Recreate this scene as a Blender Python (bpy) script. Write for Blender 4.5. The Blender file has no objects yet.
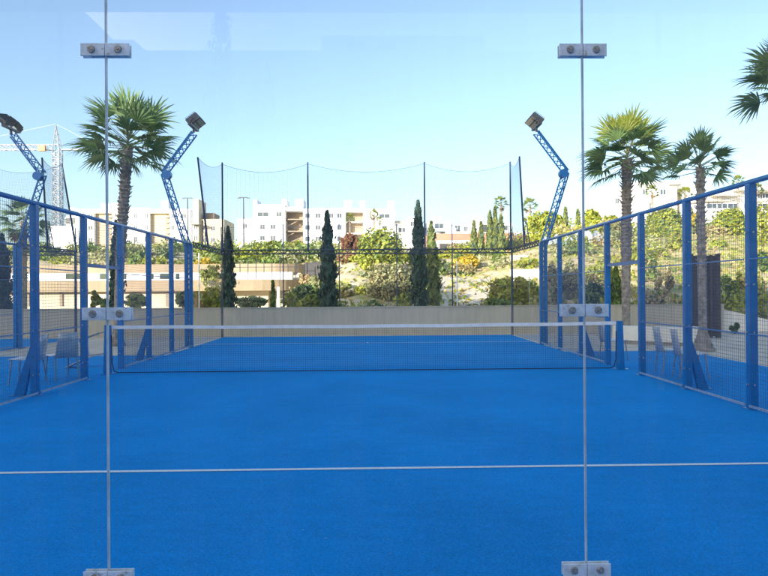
import bpy, math, random
import numpy as np
from mathutils import Vector, Matrix
random.seed(7); RNG = np.random.default_rng(7)
S = bpy.context.scene; COL = S.collection
PI = math.pi

# ------------------------------------------------------------------ camera (solved from the court's known sizes)
F, CX, CY, CH, YAW, PITCH, ROLL = 656.19, .0968, -12.76, 1.5762, .0206, .0037, -.0069
_cy, _sy, _cp, _sp = math.cos(YAW), math.sin(YAW), math.cos(PITCH), math.sin(PITCH)
FW = Vector((_sy*_cp, _cy*_cp, _sp)); R0 = Vector((_cy, -_sy, 0)); U0 = R0.cross(FW)
RT = R0*math.cos(ROLL)+U0*math.sin(ROLL); UP = -R0*math.sin(ROLL)+U0*math.cos(ROLL)
cam = bpy.data.objects.new('camera', bpy.data.cameras.new('camera')); COL.objects.link(cam)
M = Matrix.Identity(4)
for i in range(3): M[i][0], M[i][1], M[i][2] = RT[i], UP[i], -FW[i]
M.translation = (CX, CY, CH); cam.matrix_world = M
cam.data.sensor_width = 36; cam.data.lens = F/768*36; cam.data.clip_end = 3000; cam.data.clip_start = .05
S.camera = cam
def at(px, py, Y):
    d = FW+RT*((px-384)/F)-UP*((py-288)/F)
    return Vector((CX, CY, CH))+d*((Y-CY)/d.y)

# ------------------------------------------------------------------ materials
def mat(name, col, rough=.6, metal=0., var=.0, vscale=4., bump=0., bscale=60., transl=0., spec=.5, stretch=None):
    m = bpy.data.materials.new(name); m.use_nodes = True
    nt = m.node_tree; b = nt.nodes['Principled BSDF']; out = nt.nodes['Material Output']
    b.inputs['Base Color'].default_value = (*col, 1); b.inputs['Roughness'].default_value = rough
    b.inputs['Metallic'].default_value = metal; b.inputs['Specular IOR Level'].default_value = spec
    tc = nt.nodes.new('ShaderNodeTexCoord'); src = tc.outputs['Object']
    if stretch:
        mp = nt.nodes.new('ShaderNodeMapping'); mp.inputs['Scale'].default_value = stretch
        nt.links.new(src, mp.inputs['Vector']); src = mp.outputs['Vector']
    if var:
        n = nt.nodes.new('ShaderNodeTexNoise'); n.inputs['Scale'].default_value = vscale; n.inputs['Detail'].default_value = 6
        r = nt.nodes.new('ShaderNodeValToRGB'); e = r.color_ramp.elements
        e[0].position, e[1].position = .3, .7
        e[0].color = (*[c*(1-var) for c in col], 1); e[1].color = (*[min(1, c*(1+var)) for c in col], 1)
        nt.links.new(src, n.inputs['Vector']); nt.links.new(n.outputs['Fac'], r.inputs['Fac']); nt.links.new(r.outputs['Color'], b.inputs['Base Color'])
    if bump:
        n2 = nt.nodes.new('ShaderNodeTexNoise'); n2.inputs['Scale'].default_value = bscale; n2.inputs['Detail'].default_value = 5
        bp = nt.nodes.new('ShaderNodeBump'); bp.inputs['Strength'].default_value = bump; bp.inputs['Distance'].default_value = .02
        nt.links.new(src, n2.inputs['Vector']); nt.links.new(n2.outputs['Fac'], bp.inputs['Height']); nt.links.new(bp.outputs['Normal'], b.inputs['Normal'])
    if transl:
        t = nt.nodes.new('ShaderNodeBsdfTranslucent'); mx = nt.nodes.new('ShaderNodeMixShader'); mx.inputs['Fac'].default_value = transl
        t.inputs['Color'].default_value = (*[min(1, c*1.3) for c in col], 1)
        if var: nt.links.new(r.outputs['Color'], t.inputs['Color'])
        nt.links.new(b.outputs[0], mx.inputs[1]); nt.links.new(t.outputs[0], mx.inputs[2]); nt.links.new(mx.outputs[0], out.inputs['Surface'])
    return m
def glass_mat(name, tint=(.99, .995, .993), ior=1.5, rough=.0, dirt=0.):
    m = bpy.data.materials.new(name); m.use_nodes = True; nt = m.node_tree
    nt.nodes.remove(nt.nodes['Principled BSDF']); out = nt.nodes['Material Output']
    t = nt.nodes.new('ShaderNodeBsdfTransparent'); t.inputs['Color'].default_value = (*tint, 1)
    g = nt.nodes.new('ShaderNodeBsdfGlossy'); g.inputs['Roughness'].default_value = rough
    fr = nt.nodes.new('ShaderNodeFresnel'); fr.inputs['IOR'].default_value = ior
    mx = nt.nodes.new('ShaderNodeMixShader')
    ge = nt.nodes.new('ShaderNodeNewGeometry'); fm = nt.nodes.new('ShaderNodeMath'); fm.operation = 'SUBTRACT'; fm.inputs[0].default_value = 1   # only the face turned to the viewer reflects
    f2 = nt.nodes.new('ShaderNodeMath'); f2.operation = 'MULTIPLY'
    nt.links.new(ge.outputs['Backfacing'], fm.inputs[1]); nt.links.new(fm.outputs[0], f2.inputs[0]); nt.links.new(fr.outputs[0], f2.inputs[1])
    nt.links.new(f2.outputs[0], mx.inputs['Fac']); nt.links.new(t.outputs[0], mx.inputs[1]); nt.links.new(g.outputs[0], mx.inputs[2])
    last = mx
    if dirt:                                              # thin dried-water film, streaked downwards
        df = nt.nodes.new('ShaderNodeBsdfDiffuse'); df.inputs['Color'].default_value = (.75, .78, .8, 1)
        tc = nt.nodes.new('ShaderNodeTexCoord'); mp = nt.nodes.new('ShaderNodeMapping'); mp.inputs['Scale'].default_value = (9, 1, .55)
        n = nt.nodes.new('ShaderNodeTexNoise'); n.inputs['Scale'].default_value = 1.6; n.inputs['Detail'].default_value = 5
        mr = nt.nodes.new('ShaderNodeMapRange'); mr.inputs[1].default_value = .42; mr.inputs[2].default_value = .8; mr.inputs[3].default_value = 0; mr.inputs[4].default_value = dirt
        nt.links.new(tc.outputs['Object'], mp.inputs[0]); nt.links.new(mp.outputs[0], n.inputs['Vector']); nt.links.new(n.outputs['Fac'], mr.inputs[0])
        m2 = nt.nodes.new('ShaderNodeMixShader'); nt.links.new(mr.outputs[0], m2.inputs['Fac']); nt.links.new(mx.outputs[0], m2.inputs[1]); nt.links.new(df.outputs[0], m2.inputs[2]); last = m2
    nt.links.new(last.outputs[0], out.inputs['Surface'])
    return m

def turf_mat(name, col):
    m = mat(name, col, .9, spec=.15)
    nt = m.node_tree; b = nt.nodes['Principled BSDF']
    tc = nt.nodes.new('ShaderNodeTexCoord')
    def noise(scale, st, detail=5):
        mp = nt.nodes.new('ShaderNodeMapping'); mp.inputs['Scale'].default_value = st
        n = nt.nodes.new('ShaderNodeTexNoise'); n.inputs['Scale'].default_value = scale; n.inputs['Detail'].default_value = detail
        nt.links.new(tc.outputs['Object'], mp.inputs[0]); nt.links.new(mp.outputs[0], n.inputs['Vector']); return n.outputs['Fac']
    big, streak, fine = noise(.6, (1, 1, 1)), noise(5, (.6, 1.6, 1)), noise(85, (1, 1, 1), 4)
    def math_(op, a, b_):
        n = nt.nodes.new('ShaderNodeMath'); n.operation = op
        for i, v in enumerate((a, b_)):
            if isinstance(v, (int, float)): n.inputs[i].default_value = v
            else: nt.links.new(v, n.inputs[i])
        return n.outputs[0]
    s = math_('ADD', math_('ADD', math_('MULTIPLY', big, .4), math_('MULTIPLY', streak, .2)), math_('MULTIPLY', fine, .9))
    r = nt.nodes.new('ShaderNodeValToRGB'); e = r.color_ramp.elements
    e[0].position, e[1].position = .45, 1.05
    e[0].color = (*[c*.66 for c in col], 1); e[1].color = (*[c*1.38+.001 for c in col], 1)
    nt.links.new(s, r.inputs['Fac']); nt.links.new(r.outputs['Color'], b.inputs['Base Color'])
    bp = nt.nodes.new('ShaderNodeBump'); bp.inputs['Strength'].default_value = .6; bp.inputs['Distance'].default_value = .015
    nt.links.new(math_('ADD', fine, streak), bp.inputs['Height']); nt.links.new(bp.outputs['Normal'], b.inputs['Normal'])
    return m

BLUE = (.002, .165, .43)
K = dict(
 turf=turf_mat('blue_turf', (.0, .27, .66)), line=mat('line_paint', (.84, .84, .82), .8, var=.12, vscale=30),
 paving=mat('paving', (.64, .56, .44), .85, var=.16, vscale=1.3, bump=.3, bscale=90),
 post=mat('blue_paint', BLUE, .35, var=.14, vscale=9), rail=mat('rail_paint', (.05, .19, .42), .3, var=.15, vscale=12),
 wire=mat('wire_blue', (.016, .075, .20), .45), steel=mat('steel', (.62, .64, .66), .28, .85, var=.2, vscale=14),
 railpale=mat('base_rail_highlight', (.34, .45, .58), .4, .3, var=.2, vscale=10),  # pale blue puts the sky highlight into the base rail colour
 clip=mat('clip_plate', (.88, .87, .82), .45, .0, var=.22, vscale=26), bolt=mat('rusty_bolt', (.42, .37, .32), .4, .3, var=.5, vscale=120),
 seal=mat('clear_seal', (.6, .62, .62), .5, var=.3, vscale=7), dark=mat('dark_metal', (.035, .045, .07), .5),
 pane=glass_mat('court_glass', dirt=.016), farpane=glass_mat('far_court_glass', (.985, .99, .988), ior=1.45),
 band=mat('net_band', (.82, .82, .79), .7, var=.1, vscale=6), cord=mat('net_cord', (.012, .02, .05), .8),
 netcord=mat('ball_net_cord', (.10, .17, .24), .8), pole=mat('pole_blue_grey', (.025, .045, .11), .45),
 wall=mat('boundary_wall_render', (.50, .46, .36), .85, var=.09, vscale=2.2, bump=.2, bscale=40, stretch=(5, 5, .5)),
 white=mat('white_render', (.82, .83, .83), .8, var=.05, vscale=.5), tan=mat('tan_render', (.33, .265, .19), .85, var=.1, vscale=.6),
 ochre=mat('ochre_fascia', (.36, .27, .17), .8, var=.12, vscale=.7), cream=mat('cream_render', (.56, .50, .37), .85, var=.1, vscale=.5),
 greyr=mat('grey_render', (.30, .29, .27), .85, var=.12, vscale=.8), pink=mat('terracotta_render', (.40, .21, .14), .85, var=.16, vscale=.6),
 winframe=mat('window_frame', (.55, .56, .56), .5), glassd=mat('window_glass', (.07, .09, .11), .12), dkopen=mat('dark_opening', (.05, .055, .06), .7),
 chair=mat('chair_shell', (.62, .61, .58), .4, .3, var=.12, vscale=8), chairleg=mat('chair_leg', (.30, .32, .34), .35, .6),
 seat=mat('chair_seat', (.66, .68, .68), .35, var=.08, vscale=9),
 bench=mat('bench_render', (.82, .78, .68), .75, var=.08, vscale=3), brown=mat('brown_wood', (.062, .056, .056), .65, var=.3, vscale=6, stretch=(6, 6, .6)),
 trunk=mat('palm_trunk', (.30, .26, .215), .95, var=.4, vscale=9, bump=.8, bscale=25), bark=mat('bark', (.13, .10, .075), .95, var=.4, vscale=12),
 palm=mat('palm_leaf', (.185, .275, .10), .42, var=.45, vscale=2.6, transl=.25), palmyellow=mat('palm_yellow_leaf', (.21, .24, .035), .45, var=.3, vscale=2.5, transl=.3),  # the yellower leaf puts sunlight on crown tops into its colour
 palmdry=mat('palm_dry_leaf', (.24, .17, .09), .8, var=.4, vscale=4, transl=.2), petiole=mat('petiole', (.16, .17, .07), .5),
 cyp=mat('cypress_leaf', (.065, .11, .065), .7, var=.5, vscale=3, transl=.1), cypl=mat('cypress_leaf_light', (.19, .22, .055), .7, var=.45, vscale=2, transl=.15),
 leafy=mat('leaf_yellow_green', (.34, .36, .04), .55, var=.5, vscale=1.2, transl=.25), olive=mat('leaf_olive', (.36, .36, .17), .6, var=.45, vscale=1.6, transl=.2),
 leafg=mat('leaf_green', (.15, .22, .045), .55, var=.5, vscale=1.4, transl=.22), leafo=mat('leaf_orange', (.55, .40, .04), .6, var=.35, vscale=1.5, transl=.25),
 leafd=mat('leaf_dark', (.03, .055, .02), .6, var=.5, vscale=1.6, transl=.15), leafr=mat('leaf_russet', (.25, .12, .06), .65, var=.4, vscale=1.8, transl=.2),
 straw=mat('straw', (.42, .34, .16), .8, var=.35, vscale=2, transl=.2), tarp=mat('tarp', (.58, .65, .74), .45, var=.2, vscale=1.6, bump=.5, bscale=3),
 crane=mat('crane_paint', (.30, .32, .35), .5), orange=mat('orange_paint', (.6, .22, .04), .5), lampbody=mat('lamp_body', (.13, .13, .135), .5, .2, var=.2, vscale=20),
 lens=mat('lamp_lens', (.62, .52, .36), .2, .3, var=.3, vscale=40), awning=mat('awning_cloth', (.03, .06, .12), .8, var=.2, vscale=3),
 sign=mat('white_panel', (.85, .85, .84), .5), fac=mat('facade_render', (.76, .74, .71), .85, var=.08, vscale=.7))

def worn(m, col, lo=.66, hi=.70, scale=22):               # chips, scuffs and dust in the paint
    nt = m.node_tree; b = nt.nodes['Principled BSDF']; src = b.inputs['Base Color'].links[0].from_socket
    tc = nt.nodes.new('ShaderNodeTexCoord'); n = nt.nodes.new('ShaderNodeTexNoise'); n.inputs['Scale'].default_value = scale; n.inputs['Detail'].default_value = 7
    mr = nt.nodes.new('ShaderNodeMapRange'); mr.inputs[1].default_value, mr.inputs[2].default_value, mr.inputs[4].default_value = lo, hi, .75
    mx = nt.nodes.new('ShaderNodeMix'); mx.data_type = 'RGBA'; mx.inputs[7].default_value = (*col, 1)
    nt.links.new(tc.outputs['Object'], n.inputs['Vector']); nt.links.new(n.outputs['Fac'], mr.inputs[0]); nt.links.new(mr.outputs[0], mx.inputs[0])
    nt.links.new(src, mx.inputs[6]); nt.links.new(mx.outputs[2], b.inputs['Base Color'])
worn(K['post'], (.16, .13, .10)); worn(K['rail'], (.2, .2, .2)); worn(K['railpale'], (.22, .17, .12), .58, .66, 30); worn(K['clip'], (.42, .36, .28), .60, .72, 45)

# ------------------------------------------------------------------ mesh builder
class MB:
    def __init__(s): s.v = []; s.f = []; s.m = []; s.mats = []
    def _m(s, key):
        if key is None: return 0
        if key not in s.mats: s.mats.append(key)
        return s.mats.index(key)
    def add(s, vs, fs, k=None):
        o = len(s.v); s.v += [tuple(v) for v in vs]; i = s._m(k)
        for f in fs: s.f.append(tuple(o+a for a in f)); s.m.append(i)
    def box(s, c, d, rz=0, k=None, rot=None):
        R_ = rot if rot is not None else Matrix.Rotation(rz, 3, 'Z'); c = Vector(c)
        vs = [c+R_ @ Vector((x*d[0]/2, y*d[1]/2, z*d[2]/2)) for x in (-1, 1) for y in (-1, 1) for z in (-1, 1)]
        s.add(vs, [(0, 1, 3, 2), (4, 6, 7, 5), (0, 4, 5, 1), (2, 3, 7, 6), (0, 2, 6, 4), (1, 5, 7, 3)], k)
    def bb(s, a, b, k=None): s.box([(p+q)/2 for p, q in zip(a, b)], [abs(q-p) for p, q in zip(a, b)], k=k)
    def tube(s, p, q, r0, r1=None, n=8, caps=True, k=None, tw=0):
        p, q = Vector(p), Vector(q); r1 = r0 if r1 is None else r1; d = q-p
        if d.length < 1e-6: return
        d.normalize(); a = d.orthogonal() if abs(d.z) > .99 else Vector((0, 0, 1)).cross(d); a.normalize(); b = d.cross(a)
        vs = []
        for c, r in ((p, r0), (q, r1)):
            for i in range(n):
                t = 2*PI*(i+.5)/n+tw; vs.append(c+a*(r*math.cos(t))+b*(r*math.sin(t)))
        fs = [(i, (i+1) % n, n+(i+1) % n, n+i) for i in range(n)]
        if caps: fs += [tuple(range(n))[::-1], tuple(range(n, 2*n))]
        s.add(vs, fs, k)
    def path(s, pts, r, n=5, k=None):
        for a, b in zip(pts, pts[1:]): s.tube(a, b, r, r, n, False, k)
    def lathe(s, c, prof, n=12, k=None, wob=None):
        c = Vector(c); vs = []
        for j, (r, z) in enumerate(prof):
            off = wob(z) if wob else (0, 0)
            for i in range(n):
                t = 2*PI*i/n; vs.append((c.x+off[0]+r*math.cos(t), c.y+off[1]+r*math.sin(t), c.z+z))
        fs = [(j*n+i, j*n+(i+1) % n, (j+1)*n+(i+1) % n, (j+1)*n+i) for j in range(len(prof)-1) for i in range(n)]
        fs += [tuple(range(n))[::-1], tuple(range((len(prof)-1)*n, len(prof)*n))]
        s.add(vs, fs, k)
    def truss(s, p, q, w, n, r, k=None, tri=True, up=Vector((0, 1, 0))):
        p, q = Vector(p), Vector(q); d = (q-p).normalized(); a = d.cross(up).normalized(); b = up.normalized()
        offs = [a*(w/2)+b*(w*.4), a*(-w/2)+b*(w*.4), b*(-w*.4)] if tri else [a*(w/2), a*(-w/2)]
        for o in offs: s.tube(p+o, q+o, r, r, 6, True, k)
        m = len(offs)
        for i in range(m if tri else 1):
            o1, o2 = offs[i], offs[(i+1) % m]
            for j in range(n):
                A = p.lerp(q, j/n)+(o1 if j % 2 == 0 else o2); B = p.lerp(q, (j+1)/n)+(o2 if j % 2 == 0 else o1)
                s.tube(A, B, r*.6, r*.6, 5, False, k)
    def build(s, name, material=None, parent=None, smooth=False, bevel=0):
        me = bpy.data.meshes.new(name); me.from_pydata(s.v, [], s.f)
        for k in (s.mats or [material]): me.materials.append(K[k] if isinstance(k, str) else k)
        if s.mats: me.polygons.foreach_set('material_index', s.m)
        if smooth: me.polygons.foreach_set('use_smooth', [True]*len(me.polygons))
        me.update()
        o = bpy.data.objects.new(name, me); COL.objects.link(o)
        if parent is not None:
            o.parent = parent; o.matrix_parent_inverse = Matrix.Translation(-Vector(WL[parent.name])) if parent.name in WL else Matrix.Identity(4)
        if bevel:
            b = o.modifiers.new('bevel', 'BEVEL'); b.width = bevel; b.segments = 2; b.limit_method = 'ANGLE'
        return o
WL = {}                                                   # world location of Empties made by thing(): parts are modelled in world coordinates
def tag(o, label, cat, group=None, kind=None):
    if label: o['label'] = label
    if cat: o['category'] = cat
    if group: o['group'] = group
    if kind: o['kind'] = kind
    return o
def thing(name, label, cat, loc=(0, 0, 0), group=None):
    o = bpy.data.objects.new(name, None); COL.objects.link(o); o.location = loc; o.empty_display_size = .2
    WL[o.name] = tuple(loc); return tag(o, label, cat, group)
def sub(o, parent): o.parent = parent; o.matrix_parent_inverse = Matrix.Identity(4); return o   # a part of a part: both modelled in world coordinates
def structure(mb, name, m): return tag(mb.build(name, m), None, None, kind='structure')
def copy_tree(o, parent=None):
    c = o.copy(); COL.objects.link(c)
    if parent is not None: c.parent = parent; c.matrix_parent_inverse = o.matrix_parent_inverse.copy()
    for ch in list(o.children): copy_tree(ch, c)
    return c

# ------------------------------------------------------------------ ground
W0 = 11.15
def sheet(name, m, x0, x1, y0, y1, z):
    b = MB(); b.add([(x0, y0, z), (x1, y0, z), (x1, y1, z), (x0, y1, z)], [(0, 1, 2, 3)]); return structure(b, name, m)
sheet('pavement', 'paving', -160, 160, -120, W0, -.004)
sheet('blue_surround', 'turf', -9.9, 8.0, -21, 3.72, 0)  # runs on unseen behind the camera, extended to keep glass reflections blue
sheet('court_turf', 'turf', -4.98, 4.98, -9.98, 9.98, .004)
sheet('neighbouring_court_turf', 'turf', -20, -10.0, -10, 10, .004)
sheet('service_line', 'line', -4.95, 4.95, -6.99, -6.93, .008)
sheet('far_service_line', 'line', -4.95, 4.95, 6.93, 6.98, .008)
sheet('centre_line', 'line', -.025, .025, 6.98, 7.18, .008)

PROF = {-.20: [(23.9, -.3), (28, -1.2), (56, -1.2), (62, 1.4), (75, 3.2), (90, 6), (110, 8), (160, 11.5), (300, 17), (900, 40)],
        -.02: [(23.9, -.2), (32, .4), (40, 1.9), (55, 4.0), (70, 4.6), (90, 6.2), (120, 8.5), (160, 11.5), (300, 17), (900, 40)],
        .14: [(23.9, -.4), (38, .5), (48, 2.1), (60, 4.2), (80, 6.0), (110, 8.6), (160, 12.5), (300, 18), (900, 40)],
        .33: [(23.9, -.1), (30, .4), (36, 1.5), (42, 2.6), (50, 4.3), (60, 6.1), (70, 7.3), (100, 9.8), (160, 14), (300, 20), (900, 40)]}
def hash2(x, y): return (math.sin(x*1.3+y*.7)+math.sin(x*.37-y*1.1+2)+math.sin(x*2.9+y*1.9+1)*.5)/2.5
def terr(X, Y):
    D = Y-CY; q = (X-CX)/D; ks = sorted(PROF)
    def pv(k): return float(np.interp(D, [a for a, _ in PROF[k]], [b for _, b in PROF[k]]))
    if q <= ks[0]: z = pv(ks[0])
    elif q >= ks[-1]: z = pv(ks[-1])
    else:
        for a, b in zip(ks, ks[1:]):
            if a <= q <= b:
                t = (q-a)/(b-a); t = t*t*(3-2*t); z = pv(a)*(1-t)+pv(b)*t; break
    return z+hash2(X, Y)*.22*min(1, max(0, (D-26)/20))
ys = np.concatenate([np.linspace(W0, 60, 90), np.linspace(61, 200, 60), np.linspace(210, 900, 24)])
qs = np.concatenate([np.linspace(-3, -.8, 12), np.linspace(-.75, .75, 120), np.linspace(.8, 3, 12)])
tb = MB(); vs = []; fs = []; n = len(qs)
for y in ys:
    for q in qs:
        x = CX+q*(y-CY); vs.append((x, y, terr(x, y)))
for j in range(len(ys)-1):
    for i in range(n-1): fs.append((j*n+i, j*n+i+1, (j+1)*n+i+1, (j+1)*n+i))
tb.add(vs, fs)
tm = mat('hill_soil', (.36, .29, .19), .95, bump=.5, bscale=3)
nt = tm.node_tree; b_ = nt.nodes['Principled BSDF']; tc = nt.nodes.new('ShaderNodeTexCoord')
n1 = nt.nodes.new('ShaderNodeTexNoise'); n1.inputs['Scale'].default_value = .5; n1.inputs['Detail'].default_value = 8; n1.inputs['Roughness'].default_value = .65
rp = nt.nodes.new('ShaderNodeValToRGB'); e = rp.color_ramp.elements
e[0].position, e[0].color = .32, (.66, .56, .40, 1); e[1].position, e[1].color = .68, (.24, .26, .06, 1)
for p_, c_ in ((.44, (.60, .49, .30, 1)), (.52, (.52, .45, .18, 1)), (.6, (.34, .35, .09, 1))): x_ = e.new(p_); x_.color = c_
sx = nt.nodes.new('ShaderNodeSeparateXYZ'); mr = nt.nodes.new('ShaderNodeMapRange')
mr.inputs[1].default_value, mr.inputs[2].default_value, mr.inputs[3].default_value, mr.inputs[4].default_value = 0, 22, -.10, .05
ad = nt.nodes.new('ShaderNodeMath'); ad.operation = 'ADD'
nt.links.new(tc.outputs['Object'], n1.inputs['Vector']); nt.links.new(tc.outputs['Object'], sx.inputs[0]); nt.links.new(sx.outputs[0], mr.inputs[0])
nt.links.new(n1.outputs['Fac'], ad.inputs[0]); nt.links.new(mr.outputs[0], ad.inputs[1]); nt.links.new(ad.outputs[0], rp.inputs[0]); nt.links.new(rp.outputs[0], b_.inputs['Base Color'])
o = structure(tb, 'hillside', tm)
o.data.polygons.foreach_set('use_smooth', [True]*len(o.data.polygons))
def gz(px, Y, py=300):
    p = at(px, py, Y); return p.x, terr(p.x, Y)

# ------------------------------------------------------------------ glass walls
def glass_wall(name, label, Y, H, pane_mat, clips, xs, extra=None):
    t = thing(name, label, 'glass wall', (sum((xs[0], xs[-1]))/2, Y, 0))
    for a, b in zip(xs, xs[1:]):
        m = MB(); m.bb((a+.003, Y-.005, .03), (b-.003, Y+.005, H)); m.build('glass_pane', pane_mat, t)
    if clips:
        for x in xs[1:-1]:
            m = MB(); m.bb((x-.0034, Y-.0065, .03), (x+.0034, Y+.0065, H)); m.build('seal_strip', 'seal', t)
            for z in (.394, 1.487, 2.585):
                c = MB(); c.bb((x-.10, Y-.017, z-.026), (x-.0015, Y-.0085, z+.026)); c.bb((x+.0015, Y-.017, z-.026), (x+.10, Y-.0085, z+.026))
                c.bb((x-.10, Y+.0085, z-.026), (x+.10, Y+.017, z+.026))
                co = c.build('clip_plate', 'clip', t, bevel=.0015)
                for sx_ in (-.055, .055):
                    bm = MB(); bm.tube((x+sx_, Y-.0172, z), (x+sx_, Y-.026, z), .0165, .0135, 14); bm.tube((x+sx_, Y-.026, z), (x+sx_, Y-.029, z), .007, .006, 6)
                    sub(bm.build('bolt', 'bolt'), co)
    return t
near = glass_wall('glass_wall', 'clear glass end wall right in front of the camera with bolted clip plates on its upright joints', -10, 3.0, 'pane', True, (-5, -3, -1, 1, 3, 5))
far = glass_wall('glass_wall', 'far glass end wall of the blue court under a dark lattice beam', 10, 2.86, 'farpane', False, (-5, -3, -1, 1, 3, 5))
def beam(t, a, b, parent_posts=()):
    m = MB(); a, b = Vector(a), Vector(b); m.truss(a, b, .13, int((b-a).length/.16), .022, up=Vector((0, 0, 1)).cross(b-a).normalized(), tri=False)
    m.build('top_beam', 'dark', t)
beam(far, (-5, 10, 2.93), (5, 10, 2.93))
for x in (-5.03, 5.03):
    m = MB(); m.bb((x-.03, 9.96, 0), (x+.03, 10.04, 3.0)); m.build('corner_post', 'pole', far)
for sx_, side in ((-1, 'left'), (1, 'right')):
    t = thing('glass_wall', f'short {side} glass side wall at the far end of the court, beyond the last {side} fence post', 'glass wall', (sx_*5, 8, 0))
    for y0, y1 in ((6.2, 8), (8, 9.9)):
        m = MB(); m.bb((sx_*5-.005, y0+.003, .03), (sx_*5+.005, y1-.003, 2.86)); m.build('glass_pane', 'farpane', t)
    beam(t, (sx_*5, 6.2, 2.93), (sx_*5, 9.93, 2.93))

# ------------------------------------------------------------------ wire mesh fences
SP = 1.7286
POSTS = [(-3.5+k)*SP for k in range(8)]
def wire_panel(y0, y1, z0, z1, x):
    m = MB(); ny = max(2, round((y1-y0)/.05)); nz = max(2, round((z1-z0)/.05))
    for i in range(ny+1):
        y = y0+(y1-y0)*i/ny; m.tube((x, y, z0), (x, y, z1), .0022, .0022, 4, False)
    for j in range(nz+1):
        z = z0+(z1-z0)*j/nz; m.tube((x+.004, y0, z), (x+.004, y1, z), .0022, .0022, 4, False)
    return m
def fence(label, x, s, posts, door=True, mast_post=True):
    """s: side of the court's outside (-1 left, +1 right)"""
    t = thing('mesh_fence', label, 'fence', (x, 0, 0)); xi = x-s*.065
    for k, y in enumerate(posts):
        if mast_post and k == len(posts)-1: continue
        m = MB(); m.bb((x-.05, y-.055, 0), (x+.05, y+.055, 2.93)); m.bb((x-.09, y-.09, 0), (x+.09, y+.09, .012))
        p = m.build('post', 'post', t, bevel=.006)
        for z in (.32, 1.0, 1.62, 2.3):
            bm = MB(); bm.tube((x-s*.05, y, z), (x-s*.075, y, z), .017, .013, 8)
            sub(bm.build('bolt', 'steel'), p)
            bm = MB(); bm.tube((x, y-.055, z), (x, y-.066, z), .015, .012, 8); sub(bm.build('bolt', 'steel'), p)
        if k in (2, 5):
            br = MB(); w = .035
            P = [(x+s*.05, .78), (x+s*.05, .48), (x+s*.15, .012), (x+s*.31, .012)]
            vs = [(a, y+e_*w, z) for e_ in (-1, 1) for a, z in P]
            br.add(vs, [(0, 1, 2, 3), (7, 6, 5, 4), (0, 4, 5, 1), (1, 5, 6, 2), (2, 6, 7, 3), (3, 7, 4, 0)])
            br.bb((x+s*.12, y-.07, 0), (x+s*.36, y+.07, .011)); br.build('brace', 'post', t)
    for k in range(len(posts)-1):
        a, b = posts[k]+.05, posts[k+1]-.05; gate = door and abs(posts[k]+posts[k+1]) < .1
        z0 = 2.1 if gate else .07
        wire_panel(a, b, z0, 2.9, xi).build('wire_panel', 'wire', t)
        r = MB()
        if not gate:
            r.bb((xi-.012, a, .035), (xi+.012, b, .065)); r.build('base_rail', 'railpale', t); r = MB()
            for z in (.98, 1.95): r = MB(); r.tube((xi, a, z), (xi, b, z), .009, .009, 6); r.build('joint_rail', 'rail', t)
        else:
            r.bb((x-.03, a, 2.04), (x+.03, b, 2.1)); r.build('lintel', 'rail', t)
    r = MB(); r.tube((x, posts[0]-.05, 2.955), (x, posts[-1]+.1, 2.955), .034, .034, 12); r.build('top_rail', 'rail', t, smooth=True)
    return t
fence('left blue mesh fence along the court, beside the grey chairs', -5.05, -1, POSTS)
fence('right blue mesh fence along the court, in front of the white bench', 5.05, 1, POSTS)
fence('fence of the next court, a strip seen behind the left mesh fence', -9.98, 1, POSTS[5:], door=False)
t = thing('glass_wall', 'glass corner of the next court under a dark beam, far left', 'glass wall', (-10, 8, 0))
for y0, y1 in ((6.2, 8), (8, 9.9)):
    m = MB(); m.bb((-10.005, y0+.003, .03), (-9.995, y1-.003, 2.86)); m.build('glass_pane', 'farpane', t)
for a in range(5):
    m = MB(); m.bb((-20+2*a+.003, 9.995, .03), (-18+2*a-.003, 10.005, 2.86)); m.build('glass_pane', 'farpane', t)
beam(t, (-10, 6.2, 2.93), (-10, 9.93, 2.93)); beam(t, (-20, 10, 2.93), (-10, 10, 2.93))
m = MB(); m.bb((-10.06, 9.96, 0), (-10.0, 10.04, 3.0)); m.build('corner_post', 'pole', t)

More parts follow.
